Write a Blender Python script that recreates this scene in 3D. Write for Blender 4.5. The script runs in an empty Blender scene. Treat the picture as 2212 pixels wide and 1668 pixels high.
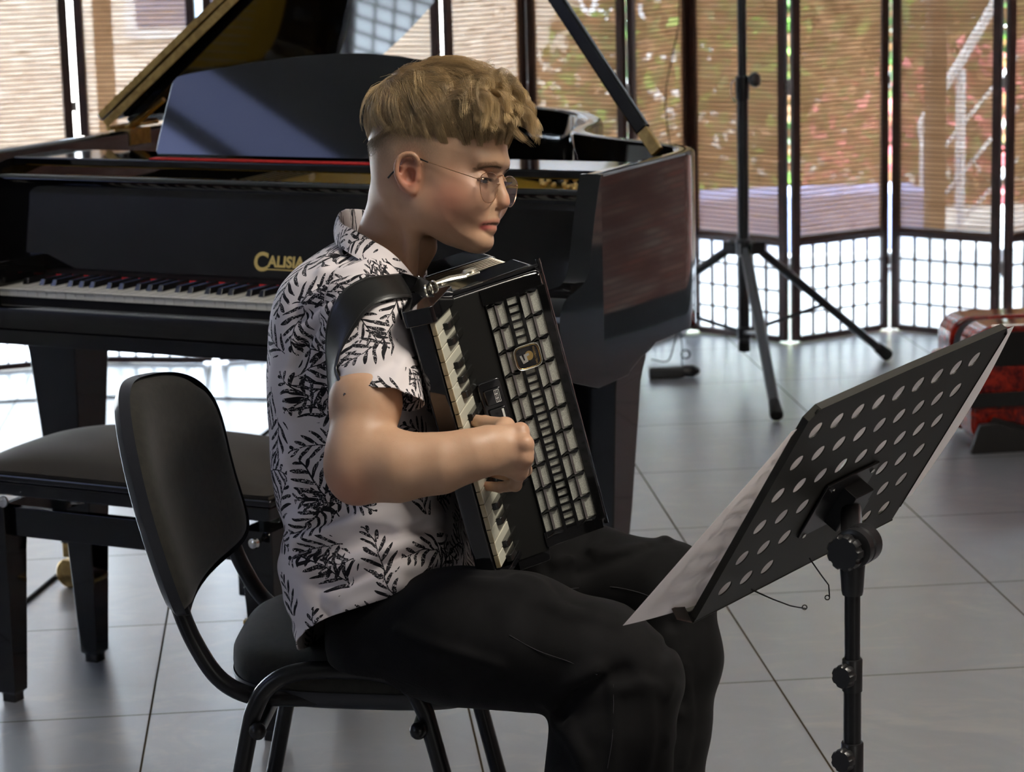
import bpy, bmesh, math, random
import numpy as np
from mathutils import Vector, Matrix
SC = bpy.context.scene
COL = SC.collection
random.seed(7)
RNG = np.random.default_rng(11)

# ---------------------------------------------------------------- camera
F_PX = 5185.1
PITCH, ROLL, YAW = .1919, .0264, .0868
CAM = np.array([-.8778, -4.3938, 1.4603])
def _axes():
    f = np.array([math.sin(YAW)*math.cos(PITCH), math.cos(YAW)*math.cos(PITCH), -math.sin(PITCH)])
    r = np.array([math.cos(YAW), -math.sin(YAW), 0.0])
    d = np.cross(f, r)
    return math.cos(ROLL)*r+math.sin(ROLL)*d, -math.sin(ROLL)*r+math.cos(ROLL)*d, f
RT, DN, FW = _axes()
cam_data = bpy.data.cameras.new('camera'); cam = bpy.data.objects.new('camera', cam_data); COL.objects.link(cam)
M = Matrix.Identity(4)
for i in range(3):
    M[i][0], M[i][1], M[i][2], M[i][3] = RT[i], -DN[i], -FW[i], CAM[i]
cam.matrix_world = M
cam_data.sensor_width = 36.0
cam_data.lens = 36.0*F_PX/2212
cam_data.clip_start = .05
cam_data.dof.use_dof = True
cam_data.dof.focus_distance = 3.2
cam_data.dof.aperture_fstop = 10.0
SC.camera = cam

# ---------------------------------------------------------------- colour, world, lights
SC.view_settings.view_transform = 'Standard'; SC.view_settings.look = 'None'
SC.view_settings.gamma = 1.0; SC.view_settings.use_curve_mapping = False
SC.view_settings.exposure = 0.18
SC.cycles.max_bounces = 8; SC.cycles.transparent_max_bounces = 12
SC.cycles.diffuse_bounces = 3; SC.cycles.glossy_bounces = 4; SC.cycles.transmission_bounces = 6
SC.cycles.use_denoising = True
SC.cycles.caustics_reflective = False; SC.cycles.caustics_refractive = False
SC.cycles.sample_clamp_indirect = 8.0
world = bpy.data.worlds.new('daylight'); SC.world = world; world.use_nodes = True
bg = world.node_tree.nodes['Background']
bg.inputs[0].default_value = (.80, .88, 1.0, 1); bg.inputs[1].default_value = 26.0

sun_l = bpy.data.lights.new('sun', 'SUN'); sun_l.energy = 24.0; sun_l.angle = .01; sun_l.color = (1.0, .95, .86)
sun = bpy.data.objects.new('sun', sun_l); COL.objects.link(sun); sun.rotation_euler = Vector((.35, .55, -.9)).to_track_quat('-Z', 'Y').to_euler()

def area(name, loc, target, sx, sy, power, color):
    l = bpy.data.lights.new(name, 'AREA'); l.shape = 'RECTANGLE'; l.size = sx; l.size_y = sy
    l.energy = power; l.color = color
    o = bpy.data.objects.new(name, l); COL.objects.link(o)
    o.location = loc
    o.rotation_euler = (Vector(target)-Vector(loc)).to_track_quat('-Z', 'Y').to_euler()
    return o
# ceiling lamps over the player and unseen panels added for fill and a reflection
area('ceiling_light_lamp', (.40, -1.95, 2.93), (.10, -1.75, 0), 1.1, .5, 74, (1.0, .93, .82))
area('ceiling_light_lamp', (1.9, -1.6, 2.93), (1.9, -1.6, 0), 1.2, .3, 12, (1.0, .93, .82))
area('left_fill_panel', (-4.85, -3.2, 1.7), (-.5, .2, .9), 1.8, 1.6, 14, (.70, .80, 1.0))  # added fill light; the left wall has no window
area('desk_reflection_panel', (-4.55, -.25, 2.96), (-4.55, -.25, 0), .65, 1.7, 12, (.42, .52, 1.0))  # added blue panels, placed to reflect in the piano's music desk
area('desk_reflection_panel', (-3.93, -.25, 2.96), (-3.93, -.25, 0), .34, 1.7, 3.5, (.42, .52, 1.0))
area('rear_fill_panel', (1.6, -7.85, 1.7), (.2, 0, .9), 2.4, 1.5, 16, (1.0, .96, .9))  # added fill light behind the camera, before a solid wall

# ---------------------------------------------------------------- from the photograph's pixels to points in the room
def ray(x, y): return FW+RT*(x-1106)/F_PX+DN*(y-834)/F_PX
def D(x, y, d): return CAM+ray(x, y)*d
def Zp(x, y, z):
    r = ray(x, y); return CAM+r*(z-CAM[2])/r[2]
def proj(p):
    v = np.asarray(p, float)-CAM
    k = v@FW
    return 1106+F_PX*(v@RT)/k, 834+F_PX*(v@DN)/k, k

# ---------------------------------------------------------------- mesh helpers
def nrm(v):
    v = np.asarray(v, float); return v/(np.linalg.norm(v)+1e-12)
def frame_of(t, up=(0, 0, 1)):
    t = nrm(t); u = np.asarray(up, float)
    if abs(t@u) > .97: u = np.array([1., 0, 0])
    a = nrm(np.cross(u, t)); b = np.cross(t, a)
    return a, b
class MB:
    def __init__(s): s.v = []; s.f = []; s.m = []; s.n = 0; s.mi = 0
    def add(s, vs, fs):
        vs = np.asarray(vs, float)
        s.v.append(vs); s.f += [tuple(i+s.n for i in f) for f in fs]; s.m += [s.mi]*len(fs); s.n += len(vs)
        return s
    def box(s, c, h, ax=None):
        ax = np.eye(3) if ax is None else np.array(ax, float)
        c = np.array(c, float)
        vs = [c+ax[0]*x*h[0]+ax[1]*y*h[1]+ax[2]*z*h[2] for x in (-1, 1) for y in (-1, 1) for z in (-1, 1)]
        return s.add(vs, [(0, 1, 3, 2), (4, 6, 7, 5), (0, 4, 5, 1), (2, 3, 7, 6), (0, 2, 6, 4), (1, 5, 7, 3)])
    def box2(s, a, b):
        a = np.array(a, float); b = np.array(b, float)
        return s.box((a+b)/2, np.abs(b-a)/2)
    def tube(s, pts, r, n=12, closed=False, cap=True, up=(0, 0, 1), flat=1.0):
        pts = np.array(pts, float); N = len(pts); rr = np.full(N, r) if np.isscalar(r) else np.array(r, float)
        vs = []; pa = None
        for i in range(N):
            if closed: t = pts[(i+1) % N]-pts[i-1]
            else: t = pts[min(i+1, N-1)]-pts[max(i-1, 0)]
            t = nrm(t)
            if pa is None: a, b = frame_of(t, up)
            else:
                a = nrm(pa-t*(pa@t)); b = np.cross(t, a)
            pa = a
            for k in range(n):
                th = 2*math.pi*k/n
                vs.append(pts[i]+rr[i]*(math.cos(th)*a+flat*math.sin(th)*b))
        fs = []
        for i in range(N if closed else N-1):
            j = (i+1) % N
            for k in range(n):
                l = (k+1) % n
                fs.append((i*n+k, i*n+l, j*n+l, j*n+k))
        if cap and not closed:
            fs.append(tuple(range(n-1, -1, -1))); fs.append(tuple((N-1)*n+k for k in range(n)))
        return s.add(vs, fs)
    def lathe(s, prof, c, axis=(0, 0, 1), n=24):
        # prof: list of (radius, height along axis)
        c = np.array(c, float); t = nrm(axis); a, b = frame_of(t, (0, 1, 0) if abs(t[1]) < .9 else (1, 0, 0))
        vs = []; fs = []
        for r, h in prof:
            for k in range(n):
                th = 2*math.pi*k/n
                vs.append(c+t*h+r*(math.cos(th)*a+math.sin(th)*b))
        for i in range(len(prof)-1):
            for k in range(n):
                l = (k+1) % n
                fs.append((i*n+k, i*n+l, (i+1)*n+l, (i+1)*n+k))
        fs.append(tuple(range(n-1, -1, -1))); fs.append(tuple((len(prof)-1)*n+k for k in range(n)))
        return s.add(vs, fs)
    def prism(s, poly, o, ax, ay, az, h0, h1):
        # poly in (ax, ay) extruded along az from h0 to h1
        o = np.array(o, float); ax = np.array(ax, float); ay = np.array(ay, float); az = np.array(az, float)
        n = len(poly)
        vs = [o+ax*p[0]+ay*p[1]+az*h0 for p in poly]+[o+ax*p[0]+ay*p[1]+az*h1 for p in poly]
        fs = [tuple(range(n-1, -1, -1)), tuple(range(n, 2*n))]+[(i, (i+1) % n, n+(i+1) % n, n+i) for i in range(n)]
        return s.add(vs, fs)
    def grid(s, P, closed_u=False, closed_v=False):
        P = np.asarray(P, float); a, b = P.shape[:2]
        fs = []
        for i in range(a if closed_u else a-1):
            for j in range(b if closed_v else b-1):
                i2 = (i+1) % a; j2 = (j+1) % b
                fs.append((i*b+j, i2*b+j, i2*b+j2, i*b+j2))
        return s.add(P.reshape(-1, 3), fs)
    def ball(s, c, r, n=16, ax=None):
        c = np.array(c, float); r = np.array([r]*3 if np.isscalar(r) else r, float); ax = np.eye(3) if ax is None else np.array(ax, float)
        P = []
        for i in range(n//2+1):
            ph = math.pi*i/(n//2); row = []
            for k in range(n):
                th = 2*math.pi*k/n
                q = np.array([math.sin(ph)*math.cos(th), math.sin(ph)*math.sin(th), math.cos(ph)])*r
                row.append(c+q@ax)
            P.append(row)
        return s.grid(np.array(P), closed_v=True)
    def torus(s, c, R, r, axis, n=32, m=8):
        a, b = frame_of(axis); c = np.array(c, float)
        return s.tube([c+R*(math.cos(t)*a+math.sin(t)*b) for t in np.linspace(0, 2*math.pi, n, endpoint=False)], r, m, closed=True)
    def arr(s): return np.concatenate(s.v) if s.v else np.zeros((0, 3))
def wm(o):
    m = Matrix.Identity(4)
    while o is not None:
        m = o.matrix_basis @ m; o = o.parent
    return m
def mesh_from(name, v, f, mi=None):
    me = bpy.data.meshes.new(name)
    v = np.asarray(v, np.float32)
    me.from_pydata(v.tolist() if len(v) < 200000 else v.tolist(), [], f if isinstance(f, list) else f.tolist())
    if mi is not None and len(mi): me.polygons.foreach_set('material_index', np.array(mi, np.int32))
    me.update(); return me
def obj(name, mb, mats, parent=None, local=False, sharp=35, bevel=0, seg=2, smooth=True, fixn=True):
    v = mb.arr()
    if parent is not None and not local:
        mi = np.array(wm(parent).inverted()); v = v@mi[:3, :3].T+mi[:3, 3]
    me = mesh_from(name, v, mb.f, mb.m)
    o = bpy.data.objects.new(name, me); COL.objects.link(o)
    for m in (mats if isinstance(mats, (list, tuple)) else [mats]): me.materials.append(m)
    if parent is not None: o.parent = parent
    if fixn and len(mb.f) < 60000:
        bm = bmesh.new(); bm.from_mesh(me); bmesh.ops.recalc_face_normals(bm, faces=bm.faces); bm.to_mesh(me); bm.free()
    if smooth:
        me.polygons.foreach_set('use_smooth', [True]*len(me.polygons))
        if sharp: me.set_sharp_from_angle(angle=math.radians(sharp))
    if bevel:
        b = o.modifiers.new('bevel', 'BEVEL'); b.width = bevel; b.segments = seg; b.limit_method = 'ANGLE'; b.angle_limit = math.radians(40)
        b.harden_normals = True
    return o
def thing(name, label, cat, loc=(0, 0, 0), rz=0, group=None):
    o = bpy.data.objects.new(name, None); COL.objects.link(o); o.location = tuple(loc); o.rotation_euler = (0, 0, rz)
    o.empty_display_size = .05
    return tag(o, label, cat, group)
def tag(o, label, cat, group=None, kind=None):
    o['label'] = label; o['category'] = cat
    if group: o['group'] = group
    if kind: o['kind'] = kind
    return o
def struct(o): o['kind'] = 'structure'; return o
def smooth_path(pts, n=8, closed=False):
    P = np.array(pts, float); N = len(P); out = []
    for i in range(N if closed else N-1):
        p0 = P[(i-1) % N] if closed or i > 0 else 2*P[0]-P[1]
        p1 = P[i]; p2 = P[(i+1) % N]
        p3 = P[(i+2) % N] if closed or i+2 < N else 2*P[-1]-P[-2]
        for t in np.linspace(0, 1, n, endpoint=False):
            out.append(.5*((2*p1)+(-p0+p2)*t+(2*p0-5*p1+4*p2-p3)*t*t+(-p0+3*p1-3*p2+p3)*t**3))
    if not closed: out.append(P[-1])
    return np.array(out)

# ---------------------------------------------------------------- materials
def mat(name, color=(.5, .5, .5), rough=.5, metal=0, spec=.5, coat=0, noise=None, bump=0, bscale=200, alpha=None, sheen=0, sss=0, trans=0):
    m = bpy.data.materials.new(name); m.use_nodes = True
    nt = m.node_tree; b = nt.nodes['Principled BSDF']
    b.inputs['Base Color'].default_value = (*color, 1); b.inputs['Roughness'].default_value = rough
    b.inputs['Metallic'].default_value = metal; b.inputs['Specular IOR Level'].default_value = spec
    b.inputs['Coat Weight'].default_value = coat; b.inputs['Coat Roughness'].default_value = .03
    if sheen: b.inputs['Sheen Weight'].default_value = sheen; b.inputs['Sheen Roughness'].default_value = .5
    if trans: b.inputs['Transmission Weight'].default_value = trans
    if sss:
        b.inputs['Subsurface Weight'].default_value = sss; b.inputs['Subsurface Radius'].default_value = (.012, .005, .003); b.inputs['Subsurface Scale'].default_value = 1.0
    if noise:
        # noise = (scale, second colour, detail)
        N = nodes(m); tc = N.tc(); t = N.noise(tc, noise[0], noise[2] if len(noise) > 2 else 4)
        N.link(N.mix(N.ramp(t, .35, .65), color, noise[1]), b.inputs['Base Color'])
    if bump:
        N = nodes(m); t = N.noise(N.tc(), bscale, 3); N.bump(t, bump)
    return m
class nodes:
    """thin helper over a material's node tree"""
    def __init__(s, m): s.t = m.node_tree; s.b = s.t.nodes.get('Principled BSDF')
    def new(s, k, **kw):
        n = s.t.nodes.new(k)
        for a, b in kw.items(): setattr(n, a, b)
        return n
    def link(s, a, b): s.t.links.new(a, b)
    def tc(s, kind='Object'): return s.new('ShaderNodeTexCoord').outputs[kind]
    def uv(s, name='UVMap'): return s.new('ShaderNodeUVMap', uv_map=name).outputs[0]
    def mapping(s, v, scale=(1, 1, 1), rot=(0, 0, 0), loc=(0, 0, 0)):
        n = s.new('ShaderNodeMapping'); s.link(v, n.inputs[0]); n.inputs['Scale'].default_value = scale; n.inputs['Rotation'].default_value = rot; n.inputs['Location'].default_value = loc
        return n.outputs[0]
    def noise(s, v, scale=5, detail=4, rough=.5, dist=0):
        n = s.new('ShaderNodeTexNoise'); s.link(v, n.inputs['Vector']); n.inputs['Scale'].default_value = scale; n.inputs['Detail'].default_value = detail
        n.inputs['Roughness'].default_value = rough; n.inputs['Distortion'].default_value = dist
        return n.outputs['Fac']
    def ramp(s, v, a=0., b=1., lo=0., hi=1.):
        n = s.new('ShaderNodeMapRange'); n.inputs[1].default_value = a; n.inputs[2].default_value = b; n.inputs[3].default_value = lo; n.inputs[4].default_value = hi
        s.link(v, n.inputs[0]); return n.outputs[0]
    def mix(s, fac, a, b):
        n = s.new('ShaderNodeMix', data_type='RGBA')
        if hasattr(fac, 'is_linked') or hasattr(fac, 'node'): s.link(fac, n.inputs[0])
        else: n.inputs[0].default_value = fac
        for i, c in ((6, a), (7, b)):
            if hasattr(c, 'node'): s.link(c, n.inputs[i])
            else: n.inputs[i].default_value = (*c, 1)
        return n.outputs[2]
    def math(s, op, a, b=None, c=None, clamp=False):
        n = s.new('ShaderNodeMath', operation=op, use_clamp=clamp)
        for i, x in enumerate((a, b, c)):
            if x is None: continue
            if hasattr(x, 'node'): s.link(x, n.inputs[i])
            else: n.inputs[i].default_value = x
        return n.outputs[0]
    def sep(s, v):
        n = s.new('ShaderNodeSeparateXYZ'); s.link(v, n.inputs[0]); return n.outputs
    def comb(s, x, y, z=0.):
        n = s.new('ShaderNodeCombineXYZ')
        for i, c in enumerate((x, y, z)):
            if hasattr(c, 'node'): s.link(c, n.inputs[i])
            else: n.inputs[i].default_value = c
        return n.outputs[0]
    def bump(s, h, strength=.3, dist=.001):
        n = s.new('ShaderNodeBump'); n.inputs['Strength'].default_value = strength; n.inputs['Distance'].default_value = dist
        s.link(h, n.inputs['Height']); s.link(n.outputs[0], s.b.inputs['Normal']); return n
    def base(s, c): s.link(c, s.b.inputs['Base Color'])
BLACK_GLOSS = mat('black_lacquer', (.004, .004, .0042), .05, spec=.55)
BLACK_SATIN = mat('black_satin', (.012, .012, .013), .32, spec=.45)
BLACK_MATT = mat('black_matt', (.012, .011, .011), .6, spec=.3)
BRASS = mat('brass', (.62, .43, .16), .33, metal=1, noise=(60, (.42, .28, .1)))
CHROME = mat('chrome', (.8, .78, .74), .16, metal=1)
STEEL = mat('zinc_steel', (.62, .62, .6), .3, metal=1)
RUBBER = mat('rubber', (.015, .015, .015), .75, spec=.2)
# ================================================================ the hall
def tile_floor():
    m = mat('porcelain_tiles', (.2, .2, .2), .3, spec=1.0, coat=.65)
    m.node_tree.nodes['Principled BSDF'].inputs['Coat Roughness'].default_value = .33
    N = nodes(m); v = N.tc(); x, y, z = N.sep(v)
    # 60 cm tiles laid on the room's axes, 3 mm joints
    fx = N.math('ABSOLUTE', N.math('SUBTRACT', N.math('FRACT', N.math('ADD', N.math('DIVIDE', x, .6), .5)), .5))
    fy = N.math('ABSOLUTE', N.math('SUBTRACT', N.math('FRACT', N.math('ADD', N.math('DIVIDE', y, .6), .5)), .5))
    d = N.math('MINIMUM', fx, fy)
    joint = N.ramp(d, .0030, .0048, 1, 0)
    cell = N.comb(N.math('FLOOR', N.math('DIVIDE', x, .6)), N.math('FLOOR', N.math('DIVIDE', y, .6)), 0)
    wn = N.new('ShaderNodeTexWhiteNoise', noise_dimensions='3D'); N.link(cell, wn.inputs[0])
    off = N.new('ShaderNodeVectorMath', operation='SCALE'); N.link(wn.outputs[1], off.inputs[0]); off.inputs['Scale'].default_value = 7
    ad = N.new('ShaderNodeVectorMath', operation='ADD'); N.link(v, ad.inputs[0]); N.link(off.outputs[0], ad.inputs[1])
    st = N.mapping(ad.outputs[0], (1.1, 3.2, 1), (0, 0, .5))
    n1 = N.noise(st, 1.3, 5, .55, 1.6)
    n2 = N.noise(ad.outputs[0], 3.0, 6, .6, 2.2)
    vein = N.ramp(N.math('ABSOLUTE', N.math('SUBTRACT', n1, .52)), 0, .045, 1, 0)
    c = N.mix(N.ramp(n2, .3, .7), (.200, .206, .228), (.230, .236, .256))
    c = N.mix(N.math('MULTIPLY', vein, N.ramp(n2, .42, .62, 0, .30)), c, (.36, .33, .29))
    c = N.mix(joint, c, (.045, .035, .022))
    N.base(c)
    N.link(N.math('ADD', .27, N.math('MULTIPLY', joint, .4)), N.b.inputs['Roughness'])
    N.link(N.math('MULTIPLY', N.math('SUBTRACT', 1, joint), .65), N.b.inputs['Coat Weight'])
    N.link(N.math('MULTIPLY', N.math('SUBTRACT', 1, joint), 1.0), N.b.inputs['Specular IOR Level'])
    N.bump(N.math('SUBTRACT', 1, joint), .25, .001)
    return m
X0, X1, Y0, Y1, H = -5.0, 3.6, -8.0, 5.3, 3.0
f = MB().add([(X0, Y0, 0), (X1, Y0, 0), (X1, Y1, 0), (X0, Y1, 0), (X0, Y0, -.2), (X1, Y0, -.2), (X1, Y1, -.2), (X0, Y1, -.2)],
             [(0, 1, 2, 3), (7, 6, 5, 4), (0, 4, 5, 1), (1, 5, 6, 2), (2, 6, 7, 3), (3, 7, 4, 0)])
struct(obj('floor', f, tile_floor(), smooth=False))
plaster = mat('wall_plaster', (.42, .40, .37), .85, noise=(3, (.38, .36, .33)))
ceil_m = mat('ceiling_plaster', (.62, .60, .57), .9)
def brick_mat():
    m = mat('stone_brick', (.3, .15, .1), .8)
    N = nodes(m); v = N.tc(); x, y, z = N.sep(v)
    u = N.comb(N.math('ADD', y, x), z, 0)
    b = N.new('ShaderNodeTexBrick'); N.link(u, b.inputs['Vector']); b.inputs['Scale'].default_value = 4.5
    b.inputs['Color1'].default_value = (.30, .09, .05, 1); b.inputs['Color2'].default_value = (.34, .25, .20, 1); b.inputs['Mortar'].default_value = (.07, .05, .04, 1)
    b.inputs['Mortar Size'].default_value = .02; b.inputs['Bias'].default_value = -.1
    N.base(N.mix(N.ramp(N.noise(v, 5, 5), .4, .6), b.outputs[0], (.15, .05, .03)))
    return m
struct(obj('wall_right', MB().box2((X1, Y0, 0), (X1+.2, Y1, H)), brick_mat(), smooth=False))
struct(obj('dark_reflection_board', MB().box2((X1-.02, Y0, 0), (X1, Y1, .24)), BLACK_MATT, smooth=False))  # unseen dark strip added so the piano side's reflection turns black low down
struct(obj('wall_left', MB().box2((X0-.2, Y0, 0), (X0, Y1, H)), plaster, smooth=False))
struct(obj('wall_front', MB().box2((X0, Y0-.2, 0), (X1, Y0, H)), plaster, smooth=False))
struct(obj('ceiling', MB().box2((X0-.2, Y0-.2, H), (X1+.2, Y1+.1, H+.2)), ceil_m, smooth=False))
# glazed wall behind the screens: mullions, transoms and panes
frame_m = mat('white_window_frame', (.75, .77, .80), .4)
glass_m = bpy.data.materials.new('window_glass'); glass_m.use_nodes = True
_n = nodes(glass_m); _n.t.nodes.remove(_n.b)
_tr = _n.new('ShaderNodeBsdfTransparent'); _tr.inputs[0].default_value = (.93, .96, .97, 1)
_gl = _n.new('ShaderNodeBsdfGlossy'); _gl.inputs['Roughness'].default_value = .02
_mx = _n.new('ShaderNodeMixShader'); _mx.inputs[0].default_value = .05; _n.link(_tr.outputs[0], _mx.inputs[1]); _n.link(_gl.outputs[0], _mx.inputs[2])
_n.link(_mx.outputs[0], _n.t.nodes['Material Output'].inputs[0])
WH = 1.98
struct(obj('sky_block_wall', MB().box2((X0-.2, Y1-.08, WH), (X1+.2, Y1+.1, H)), plaster, smooth=False))  # unseen wall added above the panes to keep sky glare off the floor
xs = [X0, -3.3, -1.62, .06, 1.74, X1]
for i in range(len(xs)-1):
    a, b = xs[i], xs[i+1]
    mb = MB()
    for x in (a, b): mb.box2((max(x-.035, X0), Y1-.05, 0), (min(x+.035, X1), Y1+.05, WH))
    for z in (.0, WH-.07): mb.box2((a, Y1-.05, z), (b, Y1+.05, z+.07))
    w = struct(obj('window_%d' % (i+1), mb, frame_m, bevel=.004))
    obj('pane', MB().box2((a+.035, Y1-.006, .07), (b-.035, Y1+.006, WH-.07)), glass_m, w, smooth=False)
# outside: terrace, planting, hedge, railing
terr = mat('terrace_paving', (.62, .60, .58), .8, noise=(2, (.5, .49, .47)))
struct(obj('terrace', MB().box2((-14, Y1+.1, -.25), (16, 24, -.12)), terr, smooth=False))
pale = mat('pale_render', (.80, .74, .66), .85, noise=(1.2, (.70, .62, .55)))
hb = thing('neighbouring_building', 'pale rendered building beyond the terrace, behind the screens', 'building', (-4.6, 13, -.12))
obj('wall', MB().box2((-12, 13, -.12), (1.2, 16, 2.1)), pale, hb)
obj('parapet', MB().box2((-12.1, 12.9, 2.1), (1.3, 16.1, 2.2)), frame_m, hb)
for k in range(4):
    fx = -8.6+2.35*k
    fr_ = obj('window_frame', MB().box2((fx-.5, 12.94, .7), (fx+.5, 13.0, 1.8)), frame_m, hb)
    obj('window_pane', MB().box2((fx-.42, 12.925, .78), (fx+.42, 12.94, 1.72)), mat('dark_pane', (.12, .17, .3), .1), fr_)
BARK = mat('bark', (.12, .08, .05), .9)
def leafy(name, label, cat, c, r, n, cols, leaf, group=None, seed=1):
    rg = np.random.default_rng(seed)
    root = thing(name, label, cat, (c[0], c[1], -.12), group=group)
    mb = MB(); V = []; Fc = []; mi = []
    d = rg.normal(size=(n, 3)); d /= np.linalg.norm(d, axis=1)[:, None]
    p = d*np.array(r)*rg.uniform(.55, 1.0, (n, 1))+np.array(c)
    p[:, 2] = np.maximum(p[:, 2], -.1)
    a = rg.normal(size=(n, 3)); a /= np.linalg.norm(a, axis=1)[:, None]
    b = np.cross(a, rg.normal(size=(n, 3))); b /= np.linalg.norm(b, axis=1)[:, None]
    s = leaf*rg.uniform(.6, 1.3, (n, 1))
    V = np.stack([p-a*s, p+b*s*.45, p+a*s, p-b*s*.45], 1).reshape(-1, 3)
    mb.add(V, [(4*i, 4*i+1, 4*i+2, 4*i+3) for i in range(n)])
    mb.m = list(rg.choice(len(cols), n, p=None))
    obj('foliage', mb, cols, root, smooth=False, fixn=False)
    for k in range(5):
        st = MB()
        q = np.array([c[0]+rg.uniform(-.3, .3)*r[0], c[1], -.12]); e = np.array([c[0]+rg.uniform(-.7, .7)*r[0], c[1]+rg.uniform(-.2, .2)*r[1], c[2]+.4*r[2]])
        st.tube([q, (q+e)/2+rg.normal(size=3)*.03, e], [.03, .02, .008], 6)
        obj('stem', st, BARK, root)
    return root
def leafmat(n, c): 
    return mat(n, c, .55, noise=(9, tuple(x*.6 for x in c)))
g1 = leafmat('leaf_green', (.20, .42, .06)); g2 = leafmat('leaf_dark_green', (.07, .17, .035)); g3 = leafmat('leaf_yellow_green', (.45, .60, .10)); br = leafmat('leaf_russet', (.30, .15, .06)); pk = leafmat('petal_pink', (.85, .22, .25))
leafy('garden_tree', 'bright green tree seen over the red shrubs through the right-hand screen panels', 'tree', (3.6, 12.6, 2.6), (2.4, 1.0, 1.6), 5200, [g1, g2, g3, g3], .12, seed=2)
leafy('flowering_shrub', 'red-flowering shrub behind the screen panel with the railing', 'shrub', (2.9, 8.6, .15), (1.05, .45, .62), 3600, [pk, pk, br, g2, br], .05, seed=3)
leafy('russet_shrub', 'russet shrub behind the middle of the right-hand folding screen', 'shrub', (1.35, 9.3, .35), (1.0, .5, .95), 3800, [br, br, g2, g1], .06, seed=4)
leafy('garden_hedge', 'dark green hedge far beyond the terrace at the right of the pale building', 'hedge', (5.2, 14.6, .7), (3.4, .8, 1.2), 4200, [g2, g1, g2], .13, seed=5)
leafy('garden_hedge', 'tall russet and green hedge close behind the shrubs on the right', 'hedge', (4.3, 10.6, 1.5), (3.4, .5, 2.1), 9000, [br, g2, g1, br, g2], .10, seed=9)
bluem = mat('blue_paint', (.42, .48, .85), .5)
sb = thing('blue_placeholder', 'low blue planter on the terrace glimpsed through the bottom of the blinds', 'placeholder', (1.3, 6.9, -.12))  # placeholder for a blue patch outside whose source is unknown
obj('placeholder_box', MB().box2((.55, 6.7, -.12), (2.1, 7.1, .15)), bluem, sb, bevel=.01)
rail_m = mat('galvanised_rail', (.85, .86, .88), .35, metal=.3)
def at_y(x, y, Y):
    r = ray(x, y); return CAM+r*(Y-CAM[1])/r[1]
rl = thing('stair_railing', 'white metal stair railing seen through the blind of the right-hand screen', 'railing', (2.5, 7.2, -.12))
YR = 7.2
top = [at_y(2165, -20, YR), at_y(2065, 150, YR), at_y(1998, 255, YR)]
obj('handrail', MB().tube(smooth_path(top+[at_y(1996, 300, YR)], 5), .024, 8), rail_m, rl)
for (x0, y0, x1, y1) in ((1998, 250, 1994, 620), (2076, 150, 2072, 640)):
    a = at_y(x0, y0, YR); b = at_y(x1, y1, YR); b = a+(b-a)*((a[2]+.12)/(a[2]-b[2]))
    obj('post', MB().tube([a, (b[0], b[1], -.12)], .024, 8), rail_m, rl)
for (x0, y0, x1, y1) in ((1998, 370, 2200, 120), (1998, 470, 2200, 230), (1998, 570, 2200, 340)):
    obj('cross_bar', MB().tube([at_y(x0, y0, YR), at_y(x1, y1, YR)], .009, 6), rail_m, rl)
# ceiling lamps' housings
for (x, y, sx, sy, l) in ((.40, -1.95, .62, .27, 'wide ceiling light over the player'), (1.9, -1.6, .62, .17, 'narrow ceiling light on the right of the hall')):
    cl = thing('ceiling_light', l, 'ceiling light', (x, y, 2.94))
    obj('housing', MB().box2((x-sx, y-sy, 2.94), (x+sx, y+sy, 3.0)), frame_m, cl, bevel=.005)

# ================================================================ folding screens
wood = mat('screen_wood', (.030, .014, .011), .38, noise=(25, (.05, .02, .015)))
paper = bpy.data.materials.new('rice_paper'); paper.use_nodes = True
_n = nodes(paper); _n.t.nodes.remove(_n.b)
_d = _n.new('ShaderNodeBsdfDiffuse'); _d.inputs[0].default_value = (.85, .86, .86, 1)
_t = _n.new('ShaderNodeBsdfTranslucent'); _t.inputs[0].default_value = (.93, .95, .97, 1)
_tp = _n.new('ShaderNodeBsdfTransparent')
_m1 = _n.new('ShaderNodeMixShader'); _m1.inputs[0].default_value = .72; _n.link(_d.outputs[0], _m1.inputs[1]); _n.link(_t.outputs[0], _m1.inputs[2])
_m2 = _n.new('ShaderNodeMixShader'); _m2.inputs[0].default_value = .25; _n.link(_m1.outputs[0], _m2.inputs[1]); _n.link(_tp.outputs[0], _m2.inputs[2])
_n.link(_m2.outputs[0], _n.t.nodes['Material Output'].inputs[0])
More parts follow.
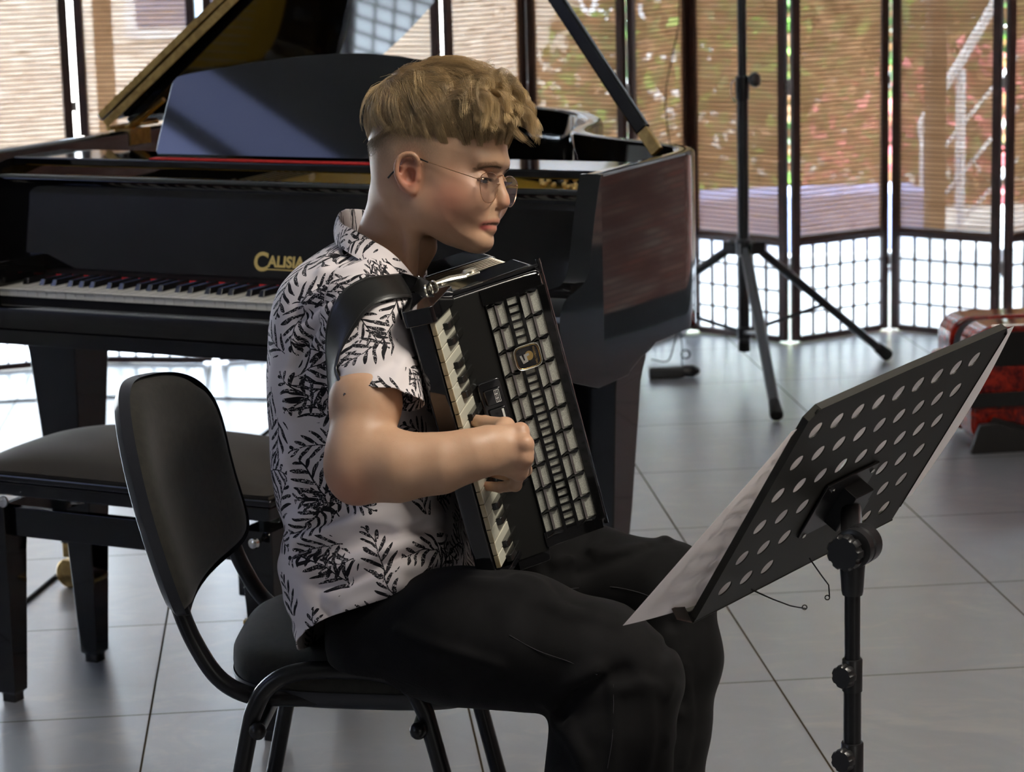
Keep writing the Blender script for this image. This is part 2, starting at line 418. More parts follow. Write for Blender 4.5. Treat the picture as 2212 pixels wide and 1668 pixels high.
def blind_mat():
    m = bpy.data.materials.new('woven_bamboo'); m.use_nodes = True
    N = nodes(m); N.t.nodes.remove(N.b)
    v = N.tc(); x, y, z = N.sep(v)
    row = N.math('FLOOR', N.math('DIVIDE', z, .0155))
    # every stick has its own tone; light and dark streaks run along it
    h = N.math('ADD', x, y)
    st = N.noise(N.comb(N.math('MULTIPLY', h, 5.), N.math('MULTIPLY', row, 3.17), 0), 1.6, 4, .6)
    fine = N.noise(N.comb(N.math('MULTIPLY', h, 9.), N.math('MULTIPLY', z, 260.), 0), 1.0, 3, .6)
    c = N.mix(N.ramp(st, .25, .75), (.24, .115, .050), (.37, .205, .105))
    td = N.new('ShaderNodeBsdfTranslucent'); N.link(c, td.inputs[0])
    df = N.new('ShaderNodeBsdfDiffuse'); N.link(N.mix(N.ramp(st, .3, .7), (.34, .23, .14), (.50, .36, .23)), df.inputs[0])
    tp = N.new('ShaderNodeBsdfTransparent')
    a = N.new('ShaderNodeMixShader'); a.inputs[0].default_value = .26; N.link(df.outputs[0], a.inputs[1]); N.link(td.outputs[0], a.inputs[2])
    b = N.new('ShaderNodeMixShader')
    op = N.math('ADD', N.ramp(fine, .35, .7, .020, .115), N.ramp(st, .62, .80, 0, .06))
    # the edges of every slat are thicker and let less light through
    e = N.math('ABSOLUTE', N.math('SUBTRACT', N.math('FRACT', N.math('DIVIDE', z, .0155)), .5))
    N.link(N.math('MULTIPLY', op, N.ramp(e, .30, .44, 1, .15)), b.inputs[0])
    N.link(a.outputs[0], b.inputs[1]); N.link(tp.outputs[0], b.inputs[2])
    N.link(b.outputs[0], N.t.nodes['Material Output'].inputs[0])
    return m
BLIND = blind_mat()
rodm = mat('bamboo_rod', (.10, .05, .025), .7)
# hinge lines on the floor, alternately towards and away from the hall
HG = [(-2.47, 3.87), (-2.041, 3.715), (-1.613, 3.836), (-1.183, 3.723), (-.756, 3.85), (-.381, 3.611), (-.074, 3.933), (.235, 3.613), (.496, 3.974), (.786, 3.637), (1.184, 3.837), (1.497, 3.521), (1.889, 3.731), (2.28, 3.52)]
def panel(root, a, b, amber):
    a = np.array([*a, 0.]); b = np.array([*b, 0.]); L = np.linalg.norm(b-a); t = (b-a)/L; n = np.array([-t[1], t[0], 0]); z = np.array([0, 0, 1.])
    gap = .012; s = .030; th = .011; Ht = 1.76
    A = [t, n, z]
    P = lambda u, zz: a+t*u+z*zz
    mb = MB()
    for u in (gap+s/2, L-gap-s/2): mb.box(P(u, Ht/2+.004), (s/2, th, Ht/2-.004), A)
    for zc, hh in ((.013, .011), (.3475, .0115), (Ht-.015, .015)): mb.box(P(L/2, zc), (L/2-gap-s, th*.9, hh), A)
    fr = obj('panel', mb, wood, root, bevel=.002, seg=1)
    u0, u1 = gap+s, L-gap-s
    z0, z1 = .024, .336
    mu = MB()
    for k in range(1, 6): mu.box(P(u0+(u1-u0)*k/6, (z0+z1)/2), (.0036, .005, (z1-z0)/2), A)
    for k in range(1, 4): mu.box(P((u0+u1)/2, z0+(z1-z0)*k/4), ((u1-u0)/2, .0048, .0036), A)
    obj('lattice', mu, wood, fr, smooth=False)
    obj('paper', MB().add([P(u0, z0)+n*.004, P(u1, z0)+n*.004, P(u1, z1)+n*.004, P(u0, z1)+n*.004], [(0, 1, 2, 3)]), paper, fr, smooth=False, fixn=False)
    # blind of flat sticks with a thin cord-bound edge between them
    zb0, zb1, p = .359, Ht-.03, .0155
    k0 = int(zb0/p)+1; k1 = int(zb1/p)
    V = []; Fc = []
    rd = MB()
    for k in range(k0, k1):
        zz = k*p
        i = len(V)
        V += [P(u0, zz)+n*.0015, P(u1, zz)+n*.0015, P(u1, zz+p*.5)-n*.0015, P(u0, zz+p*.5)-n*.0015, P(u1, zz+p)+n*.0015, P(u0, zz+p)+n*.0015]
        Fc += [(i, i+1, i+2, i+3), (i+3, i+2, i+4, i+5)]
        rd.box(P((u0+u1)/2, zz)-n*.001, ((u1-u0)/2, .0012, .0019), A)
    obj('blind', MB().add(V, Fc), BLIND, fr, smooth=False, fixn=False)
    rd.box(P((u0+u1)/2, zb0+.004), ((u1-u0)/2, .004, .006), A)
    obj('blind_rods', rd, rodm, fr, smooth=False)
    for zc in (.25, .88, 1.55):
        hg = MB()
        hg.tube([b+z*(zc-.02), b+z*(zc+.02)], .0045, 8)
        hg.ball(b+z*(zc+.024), .005, 8); hg.ball(b+z*(zc-.024), .005, 8)
        hg.box(b+z*zc-t*.012, (.012, .001, .016), A)
        obj('hinge', hg, STEEL, fr)
for (i0, i1, lab) in ((0, 4, 'dark wooden folding screen with bamboo blinds behind the keyboard end of the grand piano'),
                      (4, 8, 'dark wooden folding screen with bamboo blinds behind the raised piano lid and prop'),
                      (8, 13, 'dark wooden folding screen with bamboo blinds and paper lattice behind the tripod stand')):
    root = thing('folding_screen', lab, 'folding screen', (HG[i0][0], HG[i0][1], 0), group='folding screens in front of the windows')
    for i in range(i0, i1): panel(root, HG[i], HG[i+1], i >= 8)
# ================================================================ grand piano (its own axes: x along the keyboard, y towards the tail)
PO = (-1.497, .569, 0.); PA = math.radians(-31.8)
piano = thing('grand_piano', 'black lacquered grand piano with raised lid and gold lettering, behind the seated player', 'piano', PO, PA)
def pz(x, y, z):      # point of the photograph at height z, in the piano's axes
    return np.array(wm(piano).inverted() @ Vector(Zp(x, y, z)))
RX0, RX1 = -.215, 1.326
outline = [(RX1, .08), (RX1, .42), (1.322, .52), (1.295, .60), (1.235, .665), (1.12, .74), (1.0, .82), (.925, .90), (.885, 1.0), (.855, 1.12), (.80, 1.24),
           (.70, 1.38), (.56, 1.50), (.40, 1.61), (.22, 1.71), (.05, 1.76), (-.10, 1.755), (-.185, 1.70), (RX0, 1.60), (RX0, 1.2), (RX0, .6), (RX0, .08)]
oc = smooth_path(outline, 6)
def inset(P, d):
    out = []
    for i in range(len(P)):
        t = nrm(P[min(i+1, len(P)-1)]-P[max(i-1, 0)])
        out.append(P[i]+d*np.array([-t[1], t[0]]))
    return np.array(out)
ic = inset(oc, .042)
def band(z0, z1, z2=None):
    N_ = len(oc); z2 = z1 if z2 is None else z2
    sec = []
    for o, i in zip(oc, ic):
        q = .25*o+.75*i; w_ = .75*o+.25*i
        sec.append([(*o, z0), (*o, z1-.008), (*(o*.93+i*.07), z1-.0025), (*(o*.8+i*.2), z1), (*(o*.2+i*.8), z1), (*(o*.07+i*.93), z1-.0025), (*i, z1-.008), (*i, z0)])
    return MB().grid(np.array(sec), closed_v=True)
case = band(.65, 1.0)
# end caps of the two arms carry the scrolled cheek profile
chk = [(.08, 1.0), (.072, .985), (.050, .93), (.026, .852), (.014, .826), (-.004, .812), (-.04, .803), (-.078, .795), (-.100, .778), (-.108, .75), (-.108, .66), (-.10, .65), (.09, .65), (.09, 1.0)]
chk = [tuple(p) for p in smooth_path(chk[:11], 4)]+chk[11:]
for x in (RX0, RX1-.042):
    case.prism([(p[0], p[1]) for p in chk], (x, 0, 0), (0, 1, 0), (0, 0, 1), (1, 0, 0), 0, .042)
obj('rim', case, BLACK_GLOSS, piano, local=True, sharp=50)
inner = mat('soundboard_gold', (.78, .48, .05), .4, metal=0, coat=.3)
plate = MB(); pp = [(p[0], p[1]) for p in ic if p[1] > .20]
plate.prism(pp, (0, 0, 0), (1, 0, 0), (0, 1, 0), (0, 0, 1), .80, .815)
obj('iron_plate', plate, inner, piano, local=True)
st = MB()
for k in range(60):
    x = -.13+k*.0225
    yt = 1.62-max(0, x-.2)*1.1 if x > .2 else 1.66
    st.tube([(x, .42, .845), (x-.10*(1 if k < 40 else .3), max(.7, yt-.12), .838)], .0009, 5, cap=False)
obj('strings', st, STEEL, piano, local=True)
pb = MB().box2((RX0+.05, .31, .80), (RX1-.05, .46, .925))
obj('pin_block', pb, inner, piano, local=True, bevel=.004)
red = mat('red_felt', (.62, .015, .012), .9, noise=(80, (.45, .01, .01)))
fe = MB()
for k in range(40):
    fe.box((-.14+k*.034, .47+.01*math.sin(k), .872), (.011, .05, .012))
obj('damper_felt', fe, red, piano, local=True, bevel=.003)
ag = MB(); rg = np.random.default_rng(5)
for k in range(46):
    ag.ball((1.02+rg.uniform(-.10, .10), .60+rg.uniform(-.05, .05), .905+rg.uniform(-.02, .022)), .0065, 8)
obj('tuning_pins', ag, BRASS, piano, local=True)
obj('action_cover', MB().box2((RX0+.05, .224, .668), (RX1-.05, .305, .925)), inner, piano, local=True, bevel=.003)
obj('key_frame', MB().box2((RX0+.05, .004, .668), (RX1-.05, .222, .7275)), BLACK_MATT, piano, local=True)
obj('name_rail', MB().box2((RX0+.05, .161, .7275), (RX1-.05, .222, .764)), BLACK_MATT, piano, local=True)
# key bed, key slip, blocks
kb = MB().box2((RX0+.042, -.045, .636), (RX1-.042, .30, .668))
obj('key_bed', kb, BLACK_GLOSS, piano, local=True, bevel=.003)
ks = MB().prism([(-.055, .672), (-.055, .700), (-.050, .7115), (-.042, .716), (-.026, .716), (-.022, .712), (-.022, .672)], (RX0+.042, 0, 0), (0, 1, 0), (0, 0, 1), (1, 0, 0), 0, RX1-RX0-.084)
obj('key_slip', ks, BLACK_GLOSS, piano, local=True)
cb = MB()
cheek = [(-.045, .672), (-.045, .76), (-.03, .785), (.0, .795), (.16, .795), (.16, .672)]
KW = .0240; KX0 = -.003; KX1 = KX0+52*KW
for (a, b) in ((RX0+.042, KX0-.002), (KX1+.002, RX1-.042)):
    cb = MB().prism(cheek, (a, 0, 0), (0, 1, 0), (0, 0, 1), (1, 0, 0), 0, b-a)
    obj('cheek_block', cb, BLACK_GLOSS, piano, local=True, bevel=.002)
# fallboard, standing open, and the lettering on it
fb = MB()
prof = [(.158, .765), (.166, .80), (.181, .86), (.196, .915), (.200, .930), (.196, .940), (.190, .947), (.193, .953), (.203, .956), (.216, .953), (.222, .945), (.222, .765)]
fb.prism(prof, (RX0+.044, 0, 0), (0, 1, 0), (0, 0, 1), (1, 0, 0), 0, RX1-RX0-.088)
fbo = obj('fallboard', fb, BLACK_GLOSS, piano, local=True, sharp=50)
obj('key_felt', MB().box2((KX0, .153, .748), (KX1, .160, .7515)), red, piano, local=True)
def text_mesh(name, s, size, o, ax, ay, mats, parent, depth=.0006, local=True, sx=1.0, bold=0):
    c = bpy.data.curves.new(name, 'FONT'); c.body = s; c.size = size; c.extrude = 0; c.offset = bold
    t = bpy.data.objects.new(name+'_tmp', c); COL.objects.link(t)
    dg = bpy.context.evaluated_depsgraph_get(); me = bpy.data.meshes.new_from_object(t.evaluated_get(dg))
    vs = np.array([v.co[:] for v in me.vertices]); fs = [tuple(p.vertices) for p in me.polygons]
    bpy.data.objects.remove(t); bpy.data.curves.remove(c)
    ax = np.array(ax, float); ay = np.array(ay, float); az = nrm(np.cross(ax, ay)); o = np.array(o, float)
    P = o+vs[:, :1]*sx*ax+vs[:, 1:2]*ay+az*depth
    return obj(name, MB().add(P, fs), mats, parent, local=local, smooth=False, fixn=False)
gold = mat('gold_lettering', (.78, .56, .18), .35, metal=.8)
tz = nrm([0, .034, .14])
def fbp(x, z): return np.array([x, .158+(z-.765)*.0355/.14*1.0-.0012, z])
pC = np.array(wm(piano).inverted() @ Vector(at_y(0, 0, 0)))
# big C with a tail running under the smaller letters
tx = .514; zb = .786
text_mesh('lettering', 'C', .052, fbp(tx, zb-.006), (1, 0, 0), tz, gold, fbo, sx=.95, bold=.0016)
text_mesh('lettering', 'ALISIA', .031, fbp(tx+.034, zb+.002), (1, 0, 0), tz, gold, fbo, sx=.98, bold=.0012)
obj('lettering_line', MB().box(fbp(tx+.075, zb-.0035), (.055, .0004, .0012), [(1, 0, 0), nrm(np.cross(tz, (1, 0, 0))), tz]), gold, fbo, local=True)
# keys
ivory = mat('key_white', (.80, .78, .70), .22, coat=.3); ebony = mat('key_black', (.008, .008, .009), .2, coat=.3)
wk = MB().box2((.0006, 0, .728), (KW-.0006, .150, .745)); wk.box2((.0006, -.004, .7425), (KW-.0006, .01, .7453))
w0 = obj('white_key', wk, ivory, piano, local=True, bevel=.0007, seg=1)
bk = MB(); hw = .0055
bk.add([(-hw-.001, .050, .744), (hw+.001, .050, .744), (hw+.001, .150, .744), (-hw-.001, .150, .744), (-hw+.0005, .058, .757), (hw-.0005, .058, .757), (hw-.0005, .150, .757), (-hw+.0005, .150, .757)],
       [(0, 1, 2, 3), (4, 7, 6, 5), (0, 4, 5, 1), (1, 5, 6, 2), (2, 6, 7, 3), (3, 7, 4, 0)])
b0 = obj('black_key', bk, ebony, piano, local=True, bevel=.001)
names = 'ABCDEFG'; off = {'A': .62, 'C': .38, 'D': .62, 'F': .33, 'G': .5}
def dup(o, loc, parent=None):
    c = o.copy(); COL.objects.link(c); c.location = loc
    if parent is not None: c.parent = parent
    return c
for k in range(52):
    x = KX0+k*KW
    (w0 if k == 0 else dup(w0, (x, 0, 0))).location = (x, 0, 0)
nb = 0
for k in range(51):
    n = names[k % 7]
    if n in 'BE': continue
    x = KX0+(k+1)*KW+{'A': .003, 'C': -.003, 'D': .003, 'F': -.004, 'G': 0}[n]
    (b0 if nb == 0 else dup(b0, (x, 0, 0))).location = (x, 0, 0); nb += 1
# music shelf with red felt edge and the desk standing on it
obj('music_shelf', MB().box2((RX0+.05, .275, .966), (RX1-.048, .45, .984)), BLACK_GLOSS, piano, local=True, bevel=.004)
obj('shelf_felt', MB().box2((.19, .279, .984), (.93, .306, .9872)), red, piano, local=True, bevel=.001)
dk = []
cx = .56; hwid = .372
up = [(-hwid, 0), (-hwid-.004, .02), (-hwid+.006, .145), (-hwid+.012, .165), (-hwid+.034, .176), (-.22, .196), (-.10, .212), (0, .221), (.10, .224), (.22, .212), (hwid-.034, .190), (hwid-.012, .180), (hwid-.006, .155), (hwid+.004, .02), (hwid, 0)]
tilt = math.radians(22); ay = np.array([0, math.sin(tilt), math.cos(tilt)])
dkm = MB().prism([tuple(p) for p in smooth_path(up, 5)], (cx, .322, .989), (1, 0, 0), ay, np.cross((1, 0, 0), ay), -.009, .009)
obj('music_desk', dkm, BLACK_GLOSS, piano, local=True, bevel=.003, sharp=40)
# lid: main leaf with the front flap folded back on it, turning about the spine
LA = math.radians(37.5); HU, HZ = RX0-.012, 1.004
la = np.array([math.cos(LA), 0, math.sin(LA)]); ln = np.array([-math.sin(LA), 0, math.cos(LA)])
lo = [(p[0]-HU+.012*(1 if p[0] > .5 else 0), p[1]) for p in inset(oc, -.012) if p[1] > .70]
lo = [(max(0, a), b) for a, b in lo]
lid = MB().prism(lo, (HU, 0, HZ), la, (0, 1, 0), ln, .0, .020)
lido = obj('lid', lid, BLACK_GLOSS, piano, local=True, bevel=.003, sharp=50)
fl = [(.004, .705), (RX1-HU, .705), (RX1-HU, 1.0), (RX1-HU-.05, 1.05), (.004, 1.32)]
obj('folded_front_leaf', MB().prism([(.004, .70), (1.54, .70), (1.53, 1.12), (1.20, 1.30), (.004, 1.32)][::-1], (HU, 0, HZ), la, (0, 1, 0), ln, .021, .040), BLACK_GLOSS, lido, local=True, bevel=.003)
# brass piano hinge along the folded edge of the lid and at the spine
obj('lid_edge_hinge', MB().prism([(.012, -.002), (1.50, -.002), (1.50, .016), (.012, .016)], (HU, .698, HZ), la, ln, (0, 1, 0), -.0035, .0), BRASS, lido, local=True)
obj('lid_edge_hinge', MB().prism([(.012, .0225), (1.50, .0225), (1.50, .038), (.012, .038)], (HU, .698, HZ), la, ln, (0, 1, 0), -.0035, .0), BRASS, lido, local=True)
hb_ = MB()
hb_.box2((RX0+.0, .72, .966), (RX0+.046, .80, 1.003)); hb_.tube([(RX0-.004, .70, 1.006), (RX0-.004, .90, 1.006)], .006, 8)
a_ = np.array([HU+.02, .76, HZ-.004]); hb_.tube([a_, a_+la*.13-ln*.01], [.010, .006], 8)
obj('lid_hinge', hb_, BRASS, piano, local=True, bevel=.001)
# prop stick
pa = np.array([1.245, .525, 1.0]); pbb = np.array([.70, .70, 1.645])
pd = nrm(pbb-pa)
obj('lid_prop', MB().prism([(-.016, -.009), (.016, -.009), (.016, .009), (-.016, .009)], pa+pd*.05, nrm(np.cross(pd, (0, 1, 0))), nrm(np.cross(pd, np.cross(pd, (0, 1, 0)))), pd, 0, np.linalg.norm(pbb-pa)-.06), BLACK_GLOSS, piano, local=True, bevel=.005)
obj('prop_hinge', MB().prism([(-.013, -.007), (.013, -.007), (.013, .007), (-.013, .007)], pa-pd*.004, nrm(np.cross(pd, (0, 1, 0))), nrm(np.cross(pd, np.cross(pd, (0, 1, 0)))), pd, 0, .075), BRASS, piano, local=True, bevel=.002)
# legs with toe blocks and brass castors
def piano_leg(x, y, toe):
    prof = [(-.092, .64), (.092, .64), (.090, .59), (.082, .56), (.072, .50), (.046, .115), (-.046, .115), (-.072, .50), (-.082, .56), (-.090, .59)]
    m = MB()
    lv_ = [(.64, .072), (.60, .071), (.575, .066), (.555, .063), (.30, .047), (.115, .032)]
    P = []
    for z, h in lv_: P.append([(x-h, y-h, z), (x+h, y-h, z), (x+h, y+h, z), (x-h, y+h, z)])
    m.grid(np.array(P), closed_v=True); m.add(P[-1], [(3, 2, 1, 0)]); m.add(P[0], [(0, 1, 2, 3)])
    lg = obj('leg', m, BLACK_GLOSS, piano, local=True, bevel=.004, sharp=20)
    c = MB()
    c.box((x, y, .098), (.030, .030, .017)); c.box((x-.005, y+.01, .072), (.014, .014, .012))
    for s in (-1, 1): c.box((x-.028, y+s*.017+.01, .050), (.022, .003, .018))
    co = obj('castor', c, BRASS, lg, local=True, bevel=.002)
    w_ = MB().lathe([(.010, -.013), (.030, -.012), (.034, -.008), (.034, .008), (.030, .012), (.010, .013)], (x-.042, y+.01, .034), (0, 1, 0), 24)
    obj('castor_wheel', w_, BRASS, lg, local=True)
piano_leg(-.095, .34, 0); piano_leg(1.195, .34, 0); piano_leg(.05, 1.50, 0)
# shaped bracket under the right arm
br_ = [(-.09, .665), (.60, .665), (.60, .650), (.40, .650), (.375, .640), (.34, .628), (.30, .622), (.25, .606), (.235, .598), (.10, .598), (.02, .62), (-.09, .65)]
obj('arm_bracket', MB().prism(br_, (1.10, 0, 0), (0, 1, 0), (0, 0, 1), (1, 0, 0), 0, .205), BLACK_GLOSS, piano, local=True, bevel=.003)
# pedal lyre
ly = MB()
for x in (.47, .65): ly.box2((x-.014, .30, .14), (x+.014, .33, .64))
ly.box2((.40, .22, .07), (.72, .36, .14)); ly.box2((.42, .28, .60), (.70, .36, .64))
obj('pedal_lyre', ly, BLACK_GLOSS, piano, local=True, bevel=.004)
for x in (.50, .56, .62): obj('pedal', MB().prism([(-.011, .12), (.011, .12), (.017, .0), (.012, -.03), (-.012, -.03), (-.017, .0)], (x, .13, .055), (1, 0, 0), (0, 1, 0), (0, 0, 1), -.005, .005), BRASS, piano, local=True, bevel=.002)

# ================================================================ piano bench
bench = thing('piano_bench', 'black piano bench with a padded velvet top, between the player and the piano', 'bench', PO, PA)
velvet = mat('brown_black_velvet', (.030, .022, .013), .85, sheen=.15, noise=(6, (.02, .015, .009)))
N = nodes(velvet); wv = N.new('ShaderNodeTexWave'); N.link(N.tc(), wv.inputs[0]); wv.inputs['Scale'].default_value = 120; N.bump(wv.outputs[0], .25)
BX0, BX1, BY0, BY1 = .215, .885, -.395, -.045
P = []
nx, ny = 41, 27
for i in range(nx):
    row = []
    for j in range(ny):
        a = -1+2*i/(nx-1); b = -1+2*j/(ny-1)
        h = .052*(max(0, 1-abs(a)**2.6)**.55)*(max(0, 1-abs(b)**2.4)**.55)
        h += .003*math.sin(7*a+3*b)*math.sin(5*b-2*a)*(1-a*a)*(1-b*b)
        row.append(((BX0+BX1)/2+a*(BX1-BX0)/2, (BY0+BY1)/2+b*(BY1-BY0)/2, .468+h))
    P.append(row)
cu = MB().grid(np.array(P)); cu.box2((BX0+.002, BY0+.002, .458), (BX1-.002, BY1-.002, .468))
obj('cushion', cu, velvet, bench, local=True, sharp=60)
fr = MB().box2((BX0-.006, BY0-.006, .448), (BX1+.006, BY1+.006, .462)); fr.box2((BX0, BY0, .420), (BX1, BY1, .448))
obj('seat_frame', fr, BLACK_GLOSS, bench, local=True, bevel=.005)
ap = MB()
for y in (BY0+.035, BY1-.035): ap.box2((BX0+.02, y-.010, .335), (BX1-.02, y+.010, .392))
for x in (BX0+.035, BX1-.035): ap.box2((x-.010, BY0+.03, .335), (x+.010, BY1-.03, .392))
obj('apron', ap, BLACK_GLOSS, bench, local=True, bevel=.002)
sc_ = MB()
for a in (-1, 1):
    sc_.tube([((BX0+BX1)/2+a*.22, (BY0+BY1)/2, .37), ((BX0+BX1)/2+a*.22, (BY0+BY1)/2, .425)], .02, 10)
obj('lift_column', sc_, STEEL, bench, local=True)
for (x, y) in ((.252, -.355), (.248, -.085), (.848, -.355), (.848, -.085)):
    P = []
    for z, h in ((.400, .034), (.33, .034), (.30, .032), (.02, .0205), (.017, .015), (.0, .015)):
        P.append([(x-h, y-h, z), (x+h, y-h, z), (x+h, y+h, z), (x-h, y+h, z)])
    obj('leg', MB().grid(np.array(P), closed_v=True).add(P[0], [(0, 1, 2, 3)]).add(P[-1], [(3, 2, 1, 0)]), BLACK_GLOSS, bench, local=True, bevel=.003, sharp=20)
obj('lock_knob', MB().lathe([(.004, 0), (.004, .012), (.009, .014), (.011, .020), (.009, .026), (.004, .029)], (.86, -.391, .385), (0, -1, 0), 16), CHROME, bench, local=True)
obj('corner_bolt', MB().lathe([(.006, 0), (.011, .002), (.011, .007), (.004, .009)], (.292, -.391, .408), (0, -1, 0), 12), STEEL, bench, local=True)

# ================================================================ tripod speaker stand
ss = thing('tripod_stand', 'black telescopic tripod speaker stand in front of the folding screen on the right', 'stand', tuple(Zp(1600, 745, 0)))
sx_, sy_ = .555, 3.02
f1 = Zp(1677, 910, 0); f2 = Zp(1915, 780, 0)
hubpx = (1606, 540)
# the foot of the pole hangs at the centre of the three feet
f3 = np.array([.05, 3.55, 0.])
cxy = (f1+f2+f3)/3
def on_col(x, dist_xy):
    r = ray(x, 540); k = np.dot(np.array(dist_xy[:2])-CAM[:2], r[:2])/np.dot(r[:2], r[:2]); return CAM+r*k
hub = on_col(1606, cxy); hub = np.array([hub[0], hub[1], hub[2]])
pw = mat('powder_coated_black', (.014, .015, .017), .36, spec=.5)
zv = np.array([0, 0, 1.])
b0_ = np.array([hub[0], hub[1], 0.])
def zpt(y):  # height on the pole of a row in the photograph
    lo_, hi_ = -.5, 3.
    for _ in range(40):
        mid = (lo_+hi_)/2
        if proj(b0_+zv*mid)[1] > y: lo_ = mid
        else: hi_ = mid
    return (lo_+hi_)/2
zh = zpt(532); zbot = zpt(752); zc = zpt(175)
obj('pole', MB().tube([b0_+zv*max(zbot, .03), b0_+zv*(zc-.03)], .0185, 20), pw, ss)
obj('upper_pole', MB().tube([b0_+zv*(zc-.04), b0_+zv*2.1], .0145, 20), pw, ss)
obj('pole_end_cap', MB().tube([b0_+zv*max(zbot-.01, .02), b0_+zv*(zbot+.02)], .019, 16), RUBBER, ss)
obj('clamp', MB().lathe([(.0185, -.06), (.0215, -.055), (.0225, -.02), (.0215, .012), (.0165, .016)], b0_+zv*zc, zv, 24), BLACK_SATIN, ss)
kd = nrm(np.array([.75, -.65, .1]))
obj('clamp_knob', MB().lathe([(.006, .0), (.006, .018), (.020, .020), (.0235, .026), (.0235, .036), (.019, .042), (.004, .043)], b0_+zv*zc+kd*.014, kd, 20), BLACK_SATIN, ss)
obj('safety_pin', MB().tube(smooth_path([b0_+zv*(zc+.005)-RT*.018, b0_+zv*(zc-.005)-RT*.032, b0_+zv*(zc-.04)-RT*.034, b0_+zv*(zc-.062)-RT*.024, b0_+zv*(zc-.068)-RT*.018], 4), .0022, 6), STEEL, ss)
hubm = MB().lathe([(.020, -.03), (.026, -.028), (.026, .018), (.021, .024)], b0_+zv*zh, zv, 20)
for f_ in (f1, f2, f3):
    d_ = nrm((f_-b0_)*[1, 1, 0]); s_ = np.cross(zv, d_)
    for q in (-1, 1): hubm.box(b0_+zv*(zh-.008)+d_*.045+s_*q*.016, (.024, .003, .020), [d_, s_, zv])
obj('hub', hubm, pw, ss, bevel=.002)
for f_ in (f1, f2, f3):
    d_ = nrm((f_-b0_)*[1, 1, 0])
    a = b0_+zv*(zh-.008)+d_*.048; e = np.array(f_)+zv*.022
    lg = obj('leg', MB().tube([a, e], .0175, 4 if False else 14, flat=.8), pw, ss)
    dd = nrm(e-a)
    obj('rubber_foot', MB().lathe([(.017, -.05), (.019, -.02), (.021, .0), (.019, .010), (.010, .014)], e, dd, 14), RUBBER, lg)
    low = b0_+zv*(max(zbot, .03)+.05); mid = a+(e-a)*.52
    obj('brace', MB().tube([low, mid], .0065, 8), pw, ss)
lc = MB().lathe([(.0185, -.02), (.0225, -.018), (.0225, .018), (.0185, .02)], b0_+zv*(max(zbot, .03)+.05), zv, 20)
obj('lower_collar', lc, pw, ss)

# ================================================================ power adapter and cables on the floor
def cable(name, label, pts, r, group=None, m=None):
    o = obj(name, MB().tube(smooth_path(pts, 8), r, 8), m or RUBBER); return tag(o, label, 'cable', group)
ad = thing('power_adapter', 'black power adapter block lying on the tiles right of the piano leg', 'power adapter', tuple(Zp(1440, 816, 0)))
c_ = Zp(1440, 816, 0)
A_ = [nrm(RT*[1, 1, 0]), nrm(FW*[1, 1, 0]), zv]
obj('adapter_body', MB().box(c_+zv*.020+A_[0]*.0, (.058, .030, .019), A_), BLACK_SATIN, ad, bevel=.009, seg=3)
obj('plug', MB().lathe([(.012, -.03), (.020, -.02), (.021, .012), (.012, .028), (.006, .034)], c_+zv*.022+A_[0]*.072-A_[1]*.01, A_[0], 16), BLACK_SATIN, ad)
obj('coil', MB().torus(c_+zv*.075+A_[0]*.062, .014, .003, nrm(FW), 20, 6), RUBBER, ad)
q = c_+zv*.05+A_[0]*.050
obj('adapter_cable', MB().tube(smooth_path([q-zv*.035, q+zv*.01, q+zv*.05+A_[0]*.001, q+zv*.09-A_[0]*.003+A_[1]*.02, q+zv*.07-A_[0]*.01+A_[1]*.10, q-zv*.03-A_[0]*.03+A_[1]*.2, q-zv*.045-A_[0]*.08+A_[1]*.3], 8), .0026, 7), RUBBER, ad)
cable('floor_cable', 'thin dark cable running straight across the floor under the piano', [Zp(-40, 870, .004), Zp(60, 864, .004), Zp(200, 858, .004), Zp(350, 856, .004), Zp(480, 860, .004), Zp(620, 863, .004), Zp(800, 868, .004), Zp(1000, 860, .004)], .0035)
cable('floor_cable', 'dark cable crossing the tiles diagonally beneath the piano bench', [Zp(40, 1312, .004), Zp(57, 1298, .004), Zp(150, 1222, .004), Zp(245, 1157, .004), Zp(400, 1050, .004), Zp(560, 945, .004), Zp(600, 915, .004), Zp(680, 872, .004)], .0048)
hang = lambda x, y, o_: at_y(x, y, 3.72+o_)
cable('hanging_cable', 'thin black cable hanging in front of the bamboo blind above the piano corner', [hang(1468, -60, 0), hang(1467, 20, 0), hang(1465, 60, 0), hang(1450, 130, 0), hang(1438, 200, 0), hang(1440, 260, 0), hang(1446, 310, 0), hang(1450, 420, 0), hang(1458, 600, 0), hang(1464, 700, 0)], .0022)
# ================================================================ stacking chair under the player
CH = (-.80, -1.0, 0.); CA = math.radians(-9)
chair = thing('stacking_chair', 'black upholstered stacking chair with tubular legs that the player sits on', 'chair', CH, CA)
tubem = mat('chair_tube_black', (.008, .008, .009), .3, spec=.4)
cloth = mat('charcoal_upholstery', (.016, .015, .012), .95, sheen=.12, noise=(90, (.024, .022, .017)))
nodes(cloth).bump(nodes(cloth).noise(nodes(cloth).tc(), 900, 2), .5, .0006)
shell = mat('black_plastic_shell', (.018, .019, .024), .38, spec=.5)
r = .0125
def seatP(a, b):   # squarish rounded seat outline, wider in front
    return a, b
def superell(n, ax, ay, e):
    out = []
    for k in range(n):
        t = 2*math.pi*k/n; c, s = math.cos(t), math.sin(t)
        out.append((ax*math.copysign(abs(c)**(2/e), c), ay*math.copysign(abs(s)**(2/e), s)))
    return out
so = [(x+.016, y*(1.0+.10*(x/.21))) for x, y in superell(64, .208, .220, 3.4)]
def rings(outline_, levels):
    P = []
    for z, k in levels:
        P.append([(x*k, y*k, z-.008) for x, y in outline_])
    return np.array(P)
